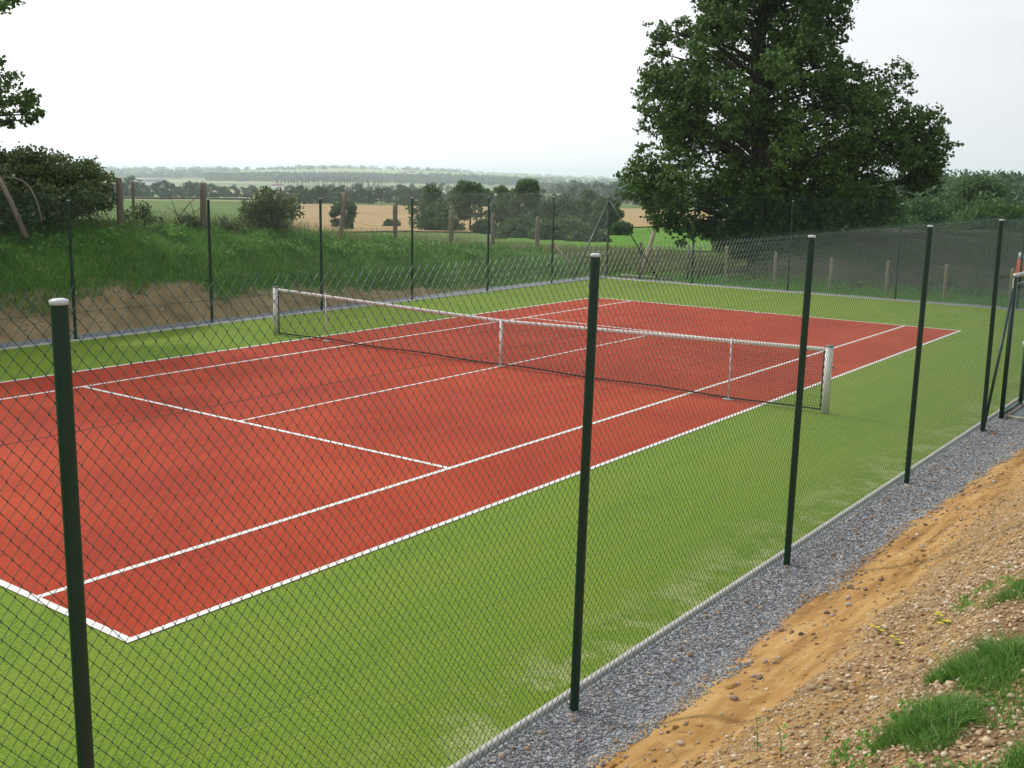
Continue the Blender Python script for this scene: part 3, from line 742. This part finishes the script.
tb.build('trunk', MT['bark'], ltree, True)

# ------------------------------------------------------------------ distant trees
rng = np.random.default_rng(77)
protos = [make_tree('valley_tree', 10, 9 + i, rng, MT['leaf_far'], .9, 18, .03, 60, 'round', merged=True) for i in range(4)]
pops = [make_tree('poplar_tree', 18, 4.5, rng, MT['leaf_far'], 1.1, 16, .03, 45, 'poplar', merged=True) for i in range(2)]
used = set()
def place(protos, u, d, s, label, group, cat='tree', sx=1.):
    p = protos[rng.integers(len(protos))]
    f = foot(u, d)
    if p.name in used: o = p.copy(); C.objects.link(o)
    else: o = p; used.add(p.name)
    o.location = (f[0], f[1], float(grid_h(f[0], f[1]))); o.rotation_euler = (0, 0, rng.uniform(0, 6)); o.scale = (s * sx, s * sx, s)
    tag(o, label, cat, group)
def rowt(n, u0, u1, d0, d1, s0, s1, label, group, pr=protos, jit=.03, sx=1.):
    for i in range(n):
        t = (i + rng.uniform(-.35, .35)) / max(1, n - 1)
        place(pr, u0 + (u1 - u0) * t, (d0 + (d1 - d0) * t) * (1 + rng.uniform(-jit, jit)), rng.uniform(s0, s1), label, group, sx=sx)
rowt(30, 118, 252, 480, 560, .42, .85, 'dark tree in the hedgerow across the valley on the left', 'hedgerow trees across the valley on the left')
rowt(24, 285, 470, 345, 400, .28, .6, 'tree of the hedge along the back of the wheat field', 'hedge trees behind the wheat field', sx=1.2)
rowt(20, 290, 430, 560, 640, .4, .9, 'small tree dotted over the middle valley fields', 'trees dotted over the valley fields', jit=.2)
rowt(34, 278, 382, 1500, 1620, .85, 1.15, 'slim poplar of the row across the valley', 'poplar row across the valley', pops, .01)
rowt(30, 400, 700, 380, 480, .3, .75, 'tree in the dark belt behind the clump', 'trees of the belt behind the clump', sx=1.1)
rowt(18, 560, 720, 700, 800, 1., 1.5, 'tall tree of the wood right of the clump', 'trees of the wood right of the clump')
rowt(14, 330, 460, 850, 1000, .7, 1.2, 'small tree in the far valley pasture', 'trees in the far valley pasture', jit=.15)
rowt(10, -30, 130, 420, 520, .8, 1.2, 'valley tree glimpsed behind the bramble hedge', 'valley trees behind the bramble hedge')
# ridge woods: unresolved mass
def wood(name, bands, label, leaf=3.4):
    P = []
    for (u0, u1, d0, d1, n, h, sp) in bands:
        u = rng.uniform(u0, u1, n); d = rng.uniform(d0, d1, n)
        p = CAM + FW * d[:, None] + RT * ((u - 512) / FPX * d)[:, None]
        # project to depth plane horizontally
        gxp, gyp = p[:, 0], p[:, 1]; z = grid_h(gxp, gyp); hh = h * rng.uniform(.6, 1.25, n)
        m = 34
        q = rng.normal(size=(n, m, 3)); q /= np.linalg.norm(q, axis=2)[..., None]; q *= rng.uniform(.5, 1.05, (n, m, 1))
        c = np.stack([gxp, gyp, z + hh * .5], 1)[:, None] + q * np.stack([hh * sp, hh * sp, hh * .5], 1)[:, None]
        P.append(c.reshape(-1, 3))
    P = np.concatenate(P); V, F = leaf_mesh(P, leaf, rng)
    return tag(mesh_np(name, V, F, MT['leaf_far']), label, 'wood', kind='stuff')
wood('distant_wood', [(215, 530, 1950, 2200, 1500, 13, .5), (-100, 215, 2300, 2500, 500, 12, .5), (120, 330, 2900, 3000, 160, 11, .5), (300, 470, 3150, 3300, 130, 12, .6), (-100, 240, 3300, 3500, 350, 14, .6), (420, 700, 2500, 2600, 160, 11, .55), (530, 760, 1300, 1500, 520, 13, .5), (430, 760, 4000, 4300, 300, 13, .8)],
     'hazy blue woods along the hills on the horizon')
wood('hillside_wood', [(840, 1250, 210, 520, 2600, 8.5, .42)], 'dark wood covering the rise right of the oak', 1.3)
# small buildings far away
def building(u, d, L, W, h, label, roof='roof', cat='building'):
    f = foot(u, d); f[2] = float(grid_h(f[0], f[1])); r = empty('farm_building', tuple(f), math.atan2(RT[1], RT[0]) + .15)
    b = MB(); b.box(-L / 2, L / 2, -W / 2, W / 2, -2, h); b.build('wall', MT['barn'], r)
    b = MB(); b.add([(-L / 2 - .4, -W / 2 - .4, h + .02), (L / 2 + .4, -W / 2 - .4, h + .02), (L / 2 + .4, W / 2 + .4, h + .02), (-L / 2 - .4, W / 2 + .4, h + .02), (-L / 2 - .4, 0, h + W * .3), (L / 2 + .4, 0, h + W * .3)],
                    [np.array([(0, 1, 5, 4), (2, 3, 4, 5), (0, 3, 2, 1)]), np.array([(0, 4, 3), (1, 2, 5)])]); b.build('roof', MT[roof], r)
    return tag(r, label, cat)
building(148, 1500, 46, 16, 6, 'long white farm shed in the valley on the left')
building(277, 1250, 12, 9, 5.5, 'small white farmhouse left of the poplar row', 'tile')
building(355, 900, 10, 8, 5, 'small white house below the poplar row', 'tile')
building(410, 2550, 26, 12, 6, 'tiny pale house high on the far hill', 'tile')

# ------------------------------------------------------------------ CHAIN-LINK FENCES
BAY = 3.63; D = .0605; DV = .075; ZT = 3.14
def bay_mesh():
    mb = MB(); n = int(round(BAY / D)); h = DV / 2; m = int(ZT / h)
    dd = BAY / n; A = []; B = []; K0 = []; K1 = []
    for k in range(n):
        i = np.arange(m + 1); yy = k * dd + (i % 2) * dd / 2 * 1.02; zz = .03 + i * h; xx = np.where(i % 2, .0016, -.0016)
        P = np.stack([xx, yy, zz], 1); P[1:-1, 1] += RNG.normal(0, .0012, m - 1)
        A.append(P[:-1]); B.append(P[1:])
        # mirrored strand: the wire comes back down to make diamonds
        P2 = P.copy(); P2[:, 1] = k * dd + dd - (i % 2) * dd / 2 * 1.02; P2[:, 0] *= -1
        A.append(P2[:-1]); B.append(P2[1:])
        kn = P[1:-1]; K0.append(kn - [0, 0, .0042]); K1.append(kn + [0, 0, .0042])
        # barbed ends standing up along the top edge
        e = P[-1]; A.append(np.array([e])); B.append(np.array([e + [.004, .008, .028]]))
    mb.segs(np.concatenate(A), np.concatenate(B), .0017, 3)
    mb.segs(np.concatenate(K0), np.concatenate(K1), .0028, 3)
    return mb
proto_bay = bay_mesh()
bay_o = proto_bay.build('mesh_panel', MT['wire'])
bay_data = bay_o.data; bpy.data.objects.remove(bay_o)
def tension(parent, zs, L):
    for z in zs:
        b = MB(); b.tube([(-.004, 0, z), (-.004, L / 2, z - .004), (-.004, L, z)], .0021, 4, False)
        b.build('tension_wire', MT['wire'], parent)
def fence(name, origin, rz, posts, label, bays=None, zt=3.12, group='green chain link fences round the court', rad=.032, panels=None, side=.035):
    """local +y runs along the fence; posts: (y, lean)"""
    root = empty(name, origin, rz); tag(root, label, 'fence', group)
    for (yb, lean) in posts:
        b = MB(); b.tube([(0, yb, -.15), (0, yb + lean * .5, zt / 2), (0, yb + lean, zt)], rad, 16, False)
        p = b.build('post', MT['post'], root, True)
        c = MB(); c.tube([(0, yb + lean, zt - .012), (0, yb + lean, zt + .004), (0, yb + lean, zt + .010)], [rad + .003, rad + .003, rad * .6], 16)
        c.build('cap', MT['cap'], p)
    for (y0, y1) in panels:
        o = bpy.data.objects.new('mesh_panel', bay_data); C.objects.link(o); o.parent = root
        o.location = (-side, y0, 0); o.scale = (1, (y1 - y0) / BAY, 1)
    for z in (3.07, 2.61, 1.05, .06):
        b = MB(); ys = np.linspace(panels[0][0], panels[-1][1], 24)
        b.tube(np.stack([0 * ys - side - .004, ys, z - .008 * np.abs(np.sin(ys * PI / BAY))], 1), .0013, 4, False)
        b.build('tension_wire', MT['wire'], root)
    return root
# near side fence, with the leaning posts
np_ = [(-17.86, .02), (-14.22, .02), (-10.62, .11), (-6.97, .09), (-3.32, .07), (.28, -.10)]
pan = [(np_[i][0], np_[i + 1][0]) for i in range(5)]
nf = fence('chain_link_fence', (8.8, 0, 0), 0, np_, 'tall green chain link fence nearest the camera beside the gravel', panels=pan)
b = MB(); b.tube([(.0, .33, .03), (0, 1.36, 2.05)], .022, 12); b.build('brace', MT['post'], nf, True)
nf2 = fence('chain_link_fence', (8.8, 2.78, 0), 0, [(1.2, 0), (4.83, 0), (8.46, 0), (12.09, 0), (15.3, 0)], 'green chain link fence beyond the gate at the right edge', panels=[(.08, 1.2), (1.2, 4.83), (4.83, 8.46), (8.46, 12.09), (12.09, 15.3)])
ffp = [18.2 - 3.62 * i for i in range(11)]
ff = fence('chain_link_fence', (-8.98, 0, 0), 0, [(y, .02) for y in ffp[::-1]], 'green chain link fence along the far side below the bank', zt=3.0, panels=[(ffp[i + 1], ffp[i]) for i in range(10)][::-1], side=-.035, rad=.034)
b = MB(); b.tube([(0, 18.2, 2.85), (0, 15.9, .05)], .024, 10); b.build('brace', MT['rail'], ff, True)
# end fence: local y -> world +x
ep = [-8.98, -5.4, -1.8, 1.8, 5.4, 8.8]
ef = fence('chain_link_fence', (0, 18.2, 0), -PI / 2, [(p, 0) for p in ep[1:-1]], 'green chain link fence across the far end of the court', zt=3.0, panels=[(ep[i], ep[i + 1]) for i in range(5)], side=.035, rad=.034)
b = MB(); b.tube([(0, -8.95, 2.85), (0, -6.75, .05)], .024, 10); b.build('brace', MT['post'], ef, True)

# gate -------------------------------------------------------------
gt = empty('gate', (8.8, 1.42, 0)); tag(gt, 'green framed mesh gate in the near fence with a pale shiny top rail', 'gate')
for yy in (0, 1.28):
    b = MB(); b.box(-.03, .03, yy - .03, yy + .03, -.1, 2.22); b.build('gate_post', MT['post'], gt)
b = MB(); b.box(-.026, .026, -.029, 1.6, 2.225, 2.275); b.build('lintel', MT['galvp'], gt)
b = MB(); b.box(-.02, .02, .045, 1.235, 2.08, 2.12).box(-.02, .02, .045, 1.235, .06, .10).box(-.02, .02, .045, .085, .101, 2.079).box(-.02, .02, 1.195, 1.235, .101, 2.079)
fr = b.build('gate_frame', MT['rail'], gt)
A = []; B = []
for k in range(18):
    i = np.arange(0, 52); P = np.stack([0 * i, .087 + k * D + (i % 2) * D / 2, .11 + i * DV / 2], 1); A.append(P[:-1]); B.append(P[1:]); Q = P.copy(); Q[:, 1] = .087 + (k + 1) * D - (i % 2) * D / 2; A.append(Q[:-1]); B.append(Q[1:])
b = MB().segs(np.concatenate(A), np.concatenate(B), .0018, 3); b.build('mesh_panel', MT['wire'], gt)
b = MB().box(-.035, .035, 1.15, 1.235, .98, 1.1); lk = b.build('lock', MT['cap'], gt)
b = MB().tube([(.036, 1.19, 1.05), (.075, 1.19, 1.05), (.078, 1.08, 1.05)], .009, 8); b.build('handle', MT['cap'], lk)
# mesh above the gate, part of the near fence
A = []; B = []
for k in range(41):
    i = np.arange(0, 23); P = np.stack([0 * i - .035, .28 + k * D + (i % 2) * D / 2, 2.29 + i * DV / 2], 1); A.append(P[:-1]); B.append(P[1:]); Q = P.copy(); Q[:, 1] = .28 + (k + 1) * D - (i % 2) * D / 2; A.append(Q[:-1]); B.append(Q[1:])
for k in range(18):
    i = np.arange(0, 60); P = np.stack([0 * i - .035, .28 + k * D + (i % 2) * D / 2, .03 + i * DV / 2], 1); A.append(P[:-1]); B.append(P[1:]); Q = P.copy(); Q[:, 1] = .28 + (k + 1) * D - (i % 2) * D / 2; A.append(Q[:-1]); B.append(Q[1:])
MB().segs(np.concatenate(A), np.concatenate(B), .0018, 3).build('mesh_panel', MT['wire'], nf)
MB().tube([(-.04, .28, 3.07), (-.04, 2.9, 3.07)], .0022, 4).build('tension_wire', MT['wire'], nf)
# doorstep
b = MB(); b.box(8.74, 8.86, 1.50, 2.70, .0, .045).box(8.86, 9.75, 1.50, 1.58, -.05, .05).box(8.86, 9.75, 2.62, 2.70, -.05, .05).box(9.67, 9.75, 1.581, 2.619, -.05, .05)
st = b.build('doorstep', MT['slab']); tag(st, 'concrete frame of the doorstep in front of the gate', 'doorstep')
b = MB(); b.box(8.865, 9.665, 1.585, 2.615, -.05, .035); b.build('mat_inlay', MT['mat_rubber'], st)

# ------------------------------------------------------------------ NET
net = empty('tennis_net', (0, 0, 0)); tag(net, 'black tennis net with a white band sagging to the centre strap', 'net')
NX = 6.42
def nz(x): return 1.045 - .135 * (1 - np.abs(x) / NX) ** 1.0 - .0 * x
xsn = np.arange(-NX + .02, NX, .045); A = []; B = []
for xx in xsn: A.append((xx, 0, .05)); B.append((xx, 0, float(nz(xx)) - .03))
for r_ in range(22):
    f = r_ / 21
    pts = [(xx, 0, .05 + (float(nz(xx)) - .08) * f) for xx in np.linspace(-NX, NX, 25)]
    A += pts[:-1]; B += pts[1:]
MB().segs(A, B, .0021, 3).build('net_mesh', MT['net'], net)
b = MB(); px_ = np.linspace(-NX, NX, 41)
V = []; 
for xx in px_:
    z = float(nz(xx)); V += [(xx, -.012, z - .055), (xx, -.014, z), (xx, .0, z + .012), (xx, .014, z), (xx, .012, z - .055)]
F = [(i * 5 + j, i * 5 + (j + 1) % 5, (i + 1) * 5 + (j + 1) % 5, (i + 1) * 5 + j) for i in range(40) for j in range(5)]
b.add(V, np.array(F)); b.build('headband', MT['tape'], net)
b = MB(); b.tube([(x_, 0, .045 + .012 * math.sin(x_ * 2.3)) for x_ in np.linspace(-NX, NX, 60)], .014, 6); b.build('bottom_cord', MT['net'], net)
for sx in (-1, 1): MB().tube([(sx * NX, 0, .05), (sx * NX, 0, 1.0)], .012, 6).build('side_cord', MT['net'], net)
b = MB(); b.box(-.028, .028, -.02, .02, .012, .925).box(-.06, .06, -.035, .035, .0085, .02); b.build('centre_strap', MT['tape'], net)
for s, lab in ((1, 'white square net post nearest the camera'), (-1, 'white square net post on the far side of the court')):
    r = empty('net_post', (s * 6.5, .0, 0)); tag(r, lab, 'net post', 'net posts')
    b = MB(); b.box(-.048, .048, -.048, .048, 0, 1.07); b.build('post', MT['netpost'], r)
    b = MB(); b.box(-.055, .055, -.055, .055, 1.0705, 1.095); b.build('cap', MT['galv'], r)
    b = MB(); b.tube([(s * .05, .01, .75), (s * .09, .01, .75), (s * .09, .06, .72)], .009, 8); b.build('winder', MT['galv'], r)
for s, lab in ((1, 'thin white singles stick holding up the near half of the net'), (-1, 'thin white singles stick holding up the far half of the net')):
    r = empty('singles_stick', (s * 4.84, -.03, 0)); tag(r, lab, 'singles stick', 'singles sticks')
    b = MB(); b.tube([(0, 0, .01), (0, 0, 1.06)], .013, 10); b.build('stick', MT['netpost'], r)
    b = MB(); b.box(-.09, .09, -.05, .05, .0085, .022); b.build('foot', MT['netpost'], r)

# ------------------------------------------------------------------ WOODEN FENCES
def wpost(root, x, y, h, r=.06, lean=(0, 0), mat='wood', seed=0):
    z = float(grid_h(x, y)); b = MB(); t = np.linspace(0, 1, 7)
    rr = r * (1 + .08 * np.sin(t * 5 + seed))
    b.tube(np.stack([x + lean[0] * t, y + lean[1] * t, z - .3 + (h + .3) * t], 1), rr, 9)
    return b.build('post', MT[mat], root, True)
wf = empty('post_and_wire_fence'); tag(wf, 'old weathered post and wire fence along the top of the far bank', 'fence')
WP = [(.23, 3.46, .085), (2.86, 3.34, .095), (8.05, 3.08, .085), (10.7, 2.68, .08), (13.65, 2.47, .085), (16.1, 2.32, .07), (19.0, 2.12, .085), (-6.5, 3.5, .08)]
for i, (y, zt_, r_) in enumerate(WP):
    wpost(wf, -12.8, y, zt_ - float(grid_h(-12.8, y)), r_, (0, .38 if i == 2 else .02), seed=i)
WP.append((5.55, 3.25, .045)); wpost(wf, -12.9, 5.75, 1.4, .04, (0, .05), seed=8)
wpost(wf, -17.5, -2.2 + 6.0, 1.55, .05, (0, 0), seed=9)
for dz in (-.15, -.5, -.85):
    b = MB(); ys = sorted(WP[:8]); b.tube([(-12.73, y, z + dz) for y, z, _ in ys], .003, 4, False); b.build('wire', MT['galv'], wf)
sb = MB(); p0 = at_depth(-6, 168, 23.9); p1 = at_depth(26, 233, 23.7); sb.tube([p0, (p0 + p1) / 2 + [0, 0, .02], p1 - [0, 0, .1]], [.05, .055, .06], 8)
tag(sb.build('leaning_pole', MT['wood'], None, True), 'grey wooden pole leaning in front of the big hedge at the left edge', 'pole')
b = MB(); t = np.linspace(0, 1, 12)[:, None]; a_, m_, e_ = at_depth(8, 178, 23.9), at_depth(34, 175, 23.9), at_depth(42, 222, 23.7); b.tube((1 - t) ** 2 * a_ + 2 * t * (1 - t) * m_ + t * t * e_, .018, 6)
tag(b.build('dead_stem', MT['wood'], None, True), 'arched bare brown stem in the front of the big hedge', 'stem')
we = empty('post_and_wire_fence'); tag(we, 'low fence of pale round wooden posts behind the end fence', 'fence')
EP = [(-7.6, 1.2), (-4.73, 1.32), (-2.85, 1.2), (-.83, 1.12), (1.07, 1.12), (2.94, 1.12), (4.9, 1.12), (6.9, 1.12), (8.9, 1.12), (10.9, 1.12)]
for i, (x_, z_) in enumerate(EP): wpost(we, x_, 19.5, z_ - float(grid_h(x_, 19.5)), .05, mat='woodp', seed=i)
for dz in (-.06, -.4, -.75):
    b = MB(); b.tube([(x_, 19.44, z_ + dz) for x_, z_ in EP], .004, 4, False); b.build('wire', MT['galv'], we)
def pole(name, p0, p1, r, mat, label, cat):
    b = MB(); b.tube([p0, (np.array(p0) + np.array(p1)) / 2, p1], [r, r * .95, r * .85], 8); return tag(b.build(name, MT[mat], None, True), label, cat)
a_ = foot(643, 40); e_ = at_depth(654, 232, 41)
pole('leaning_post', a_ - [0, 0, .1], e_, .09, 'woodp', 'pale grey wooden post leaning to the right beyond the far corner', 'post')
a_ = at_depth(577, 271, 36); e_ = at_depth(553, 243, 37.5)
pole('fallen_pole', a_, e_, .035, 'wood', 'brown pole leaning in the weeds behind the far fence', 'pole')
b = MB(); z_ = float(grid_h(-8.3, 19.0)); b.box(-8.7, -6.6, 18.75, 18.93, z_ + .02, z_ + .09); tag(b.build('plank', MT['woodp']), 'pale plank lying on the ground just behind the far corner', 'plank')
# dark upright stakes behind the end fence
sk = empty('stake_fence'); tag(sk, 'line of short dark stakes in the dry grass behind the end fence', 'fence')
for i, (u, v0, v1) in enumerate([(641, 242, 268), (689, 245, 272), (700, 247, 262), (727, 247, 268)]):
    p = at_depth(u, v0, 39.5); gz = float(grid_h(p[0], p[1])); MB().tube([(p[0], p[1], gz - .1), (p[0], p[1], p[2])], .045, 7).build('stake', MT['wood'], sk)

# orange and white marker
p = at_depth(1021, 274, 36); gz = float(grid_h(p[0], p[1]))
mk = empty('traffic_marker', (p[0], p[1], gz)); tag(mk, 'orange marker post with a white top seen over the gate', 'marker')
p[2] = gz; hz = at_depth(1021, 252.5, 36)[2] - gz
MB().tube([(0, 0, 0), (0, 0, .04), (0, 0, .05), (0, 0, hz * .70)], [.25, .25, .17, .155], 16).build('body', MT['orange'], mk, True)
MB().tube([(0, 0, hz * .701), (0, 0, hz)], [.15, .135], 16).build('top_band', MT['white'], mk, True)

# ------------------------------------------------------------------ near grass tufts, weeds, flowers
rng = np.random.default_rng(91)
n = 260; x = rng.uniform(9.6, 12.4, n); y = rng.uniform(-13, 1.5, n)
P_ = np.stack([x, y, bank_h(x, y) + .004], 1)
blk = MB(); a_ = rng.uniform(0, PI, n); l_ = rng.uniform(.02, .09, n); d_ = np.stack([np.cos(a_) * l_, np.sin(a_) * l_, rng.uniform(-.005, .01, n)], 1)
blk.segs(P_ - d_, P_ + d_, .0016, 3)
tag(blk.build('twigs', MT['wood']), 'dead straws and twigs lying over the earth bank', 'twigs', kind='stuff')
def on_bank(u, v):
    k = px_dir(u, v); t = 3.
    while t < 40:
        p = CAM + k * t
        if p[2] < float(bank_h(p[0], p[1])): return p
        t += .01
    return p
def tuft(u, v, r, h, n, label, w=.0045):
    x, y, _ = on_bank(u, v)
    root = empty('grass_tuft', (x, y, float(bank_h(x, y)))); tag(root, label, 'grass tuft', 'grass tufts on the earth bank')
    a = rng.uniform(0, 2 * PI, n); q = r * np.sqrt(rng.random(n)) * (1 + .35 * np.sin(3 * a + x * 7)); X_, Y_ = x + np.cos(a) * q * .9, y + np.sin(a) * q * 1.2
    P = np.stack([X_ - x, Y_ - y, bank_h(X_, Y_) - float(bank_h(x, y)) - .01], 1)
    hh = h * rng.uniform(.45, 1.1, n) * (1.1 - .5 * q / r / 1.3)
    blades('blades', P, hh * (.55 + .6 * vnoise(X_ * 16, Y_ * 16, 97)), w * rng.uniform(.6, 1.5, n), MT['grassn'], rng, root, lean=1.25, seg=4)
tuft(928, 728, .19, .15, 3300, 'round dark green grass tuft lowest on the stony bank')
tuft(990, 668, .25, .16, 4800, 'largest lush grass tuft in the middle of the right edge')
tuft(1022, 592, .2, .12, 1100, 'thin grass patch high on the bank at the right edge')
tuft(1024, 764, .09, .12, 900, 'small grass tuft in the bottom right corner')
tuft(960, 706, .13, .08, 700, 'sparse grass tuft between the lowest and the largest tuft')
n = 12000; x = rng.uniform(11.1, 12.8, n); y = rng.uniform(-13.2, -11.2, n); k = (fbm(x * 2.6, y * 2.6, 81, 3) > .0) ; x, y = x[k], y[k]
tag(blades('thin_grass', np.stack([x, y, bank_h(x, y) - .005], 1), .03 + .07 * rng.random(len(x)), .0045 + 0 * x, MT['grassn'], rng, lean=.9, seg=3), 'thin green grass sprouting between stones at the bottom edge', 'grass', kind='stuff')
n = 700; x = rng.uniform(10.9, 12.6, n); y = rng.uniform(-12.8, -8.5, n); k = fbm(x * 1.6, y * 1.6, 85, 3) > .0; x, y = x[k], y[k]
P = np.repeat(np.stack([x, y, bank_h(x, y) + .012], 1), 14, 0) + rng.normal(0, 1, (len(x) * 14, 3)) * [.022, .022, .006]
V_, F_ = leaf_mesh(P, .022, rng, .0)
tag(mesh_np('ground_weeds', V_, F_, MT['weed']), 'small low leafy weeds dotted over the upper bank', 'weeds', kind='stuff')
n = 3500; x = rng.uniform(11.2, 12.8, n); y = rng.uniform(-11.2, -6, n); k = (fbm(x * 1.6, y * 1.6, 83, 3) > .1); x, y = x[k], y[k]
tag(blades('thin_grass', np.stack([x, y, bank_h(x, y) - .005], 1), .02 + .06 * rng.random(len(x)), .0045 + 0 * x, MT['grassn'], rng, lean=.9, seg=3), 'sparse seedlings scattered over the upper bank', 'grass', kind='stuff')
def weed(u, v, h, label, flower=False):
    p = on_bank(u, v); r = empty('wildflower' if flower else 'weed', tuple(p)); tag(r, label, 'wildflower' if flower else 'weed', 'yellow flowers on the bank' if flower else 'thin weed stalks on the bank')
    b = MB(); ns = 3 if flower else 1; tips = []
    for i in range(ns):
        e = np.array([rng.normal(0, .03), rng.normal(0, .03), h * rng.uniform(.8, 1.1)]); tips.append(e)
        (MB() if i else b).tube([(0, 0, -.01), e * .5 + [.008, 0, 0], e], [.0022, .0018, .0012], 5) if not i else MB().tube([(0, 0, -.01), e * .5 + [.008, 0, 0], e], [.0022, .0018, .0012], 5).build('stem', MT['grassn'], r)
    for i in range(9 if not flower else 12):
        z = h * rng.uniform(.1, .95); a = rng.uniform(0, 2 * PI); l = .03 * rng.uniform(.5, 1.3); c = np.array([0, 0, z]); d = np.array([math.cos(a), math.sin(a), .5]); s = np.array([-math.sin(a), math.cos(a), 0])
        b.add([c, c + d * l * .5 + s * l * .2, c + d * l, c + d * l * .5 - s * l * .2], np.array([[0, 1, 2, 3]]))
    b.build('stem', MT['grassn'], r)
    if flower:
        for e in tips:
            f = MB(); c = e
            for i in range(9):
                a = i * 2 * PI / 9; d = np.array([math.cos(a), math.sin(a), .25]); s = np.array([-math.sin(a), math.cos(a), 0])
                f.add([c, c + d * .010 + s * .004, c + d * .017, c + d * .010 - s * .004], np.array([[0, 1, 2, 3]]))
            f.tube([c - [0, 0, .003], c + [0, 0, .004]], .005, 7); f.build('flower', MT['yellow'], r)
weed(878, 634, .05, 'yellow wildflower highest of those on the stony bank', True)
weed(938, 622, .05, 'yellow wildflower beside an orange stone right of the others', True)
weed(896, 646, .04, 'yellow wildflower lowest of those on the stony bank', True)
weed(947, 628, .04, 'yellow wildflower nearest the largest grass tuft', True)
weed(757, 752, .22, 'thin upright weed stalk leftmost of three on the stones')
weed(781, 757, .20, 'thin upright weed stalk in the middle of three on the stones')
weed(824, 745, .18, 'thin upright weed stalk rightmost of three on the stones')
weed(992, 518, .16, 'single pale weed stalk on the upper bank near the gate')
weed(845, 752, .05, 'low leafy weed left of the lowest grass tuft')

# ------------------------------------------------------------------ AIR
hb = MB(); hb.box(-7400, 7400, -7400, 7400, -60, 75); hz_ = hb.build('haze', None); hz_.data.materials.clear()
mh = bpy.data.materials.new('haze_air'); mh.use_nodes = True; mh.node_tree.nodes.clear(); k = NT(mh.node_tree)
pv = k.n('ShaderNodeVolumePrincipled', {'Color': (.82, .92, 1.0, 1), 'Density': .00022, 'Anisotropy': .35}); o = k.n('ShaderNodeOutputMaterial'); k.L.new(pv.outputs[0], o.inputs['Volume'])
hz_.data.materials.append(mh); hz_['kind'] = 'stuff'; hz_['label'] = 'thin pale haze over the whole valley'; hz_['category'] = 'haze'

# ------------------------------------------------------------------ LIGHT
SUN_EL = math.radians(40); LD = math.radians(-4)   # shadows run towards +x
sunv = Vector((-math.cos(LD) * math.cos(SUN_EL), -math.sin(LD) * math.cos(SUN_EL), math.sin(SUN_EL)))
sl = bpy.data.lights.new('sun', 'SUN'); sl.energy = 2.6; sl.angle = math.radians(3.0); sl.color = (1, .95, .87)
so = bpy.data.objects.new('sun', sl); C.objects.link(so); so.rotation_euler = sunv.to_track_quat('Z', 'Y').to_euler(); so.location = (-40, 0, 60)
w = bpy.data.worlds.new('World'); scn.world = w; w.use_nodes = True; w.node_tree.nodes.clear(); k = NT(w.node_tree)
sky = k.n('ShaderNodeTexSky', sky_type='NISHITA', sun_disc=False, sun_elevation=SUN_EL, sun_rotation=math.atan2(sunv.x, sunv.y), air_density=1.2, dust_density=2.5)
tc = k.n('ShaderNodeTexCoord').outputs['Generated']
nrm = k.n('ShaderNodeVectorMath', {0: tc}, operation='NORMALIZE').outputs[0]
dt = k.n('ShaderNodeVectorMath', {0: nrm, 1: tuple(sunv)}, operation='DOT_PRODUCT').outputs['Value']
glow = k.step(.15, 1.0, dt)
vec = k.n('ShaderNodeMapping', {'Vector': nrm, 'Scale': (1, 1, 4.5)}).outputs[0]
cl = k.noise(2.2, 6, .55, vec, dist=.4)
base = k.ramp(cl, [(.38, (5.6, 6.3, 7.3)), (.48, (6.9, 7.4, 8.0)), (.60, (8.4, 8.6, 8.8))])
elv = k.n('ShaderNodeSeparateXYZ', {0: nrm}).outputs[2]
base = k.mix(k.step(.30, .02, elv), base, (8.3, 8.55, 8.75))
bright = k.mix(1.0, base, k.mix(glow, (1, 1, 1), (2.0, 1.93, 1.86)), 'MULTIPLY')
skyc = k.mix(k.m('MAXIMUM', k.step(.15, .42, cl), k.step(.30, .05, elv)), k.mix(.75, sky.outputs[0], bright), bright)
bg = k.n('ShaderNodeBackground', {'Color': skyc, 'Strength': .1}); o = k.n('ShaderNodeOutputWorld'); k.L.new(bg.outputs[0], o.inputs[0])

# ------------------------------------------------------------------ CAMERA
cd = bpy.data.cameras.new('camera'); cam = bpy.data.objects.new('camera', cd); C.objects.link(cam)
cd.sensor_width = 36; cd.lens = FPX / 1024 * 36; cd.clip_start = .05; cd.clip_end = 20000
M = Matrix(((RT[0], UP[0], -FW[0], CAM[0]), (RT[1], UP[1], -FW[1], CAM[1]), (RT[2], UP[2], -FW[2], CAM[2]), (0, 0, 0, 1)))
cam.matrix_world = M
scn.camera = cam
vs = scn.view_settings; vs.view_transform = 'Standard'; vs.look = 'None'; vs.exposure = 0; vs.gamma = 1; vs.use_curve_mapping = False
scn.render.engine = 'CYCLES'
scn.cycles.caustics_reflective = False; scn.cycles.caustics_refractive = False; scn.cycles.volume_bounces = 1; scn.cycles.max_bounces = 6
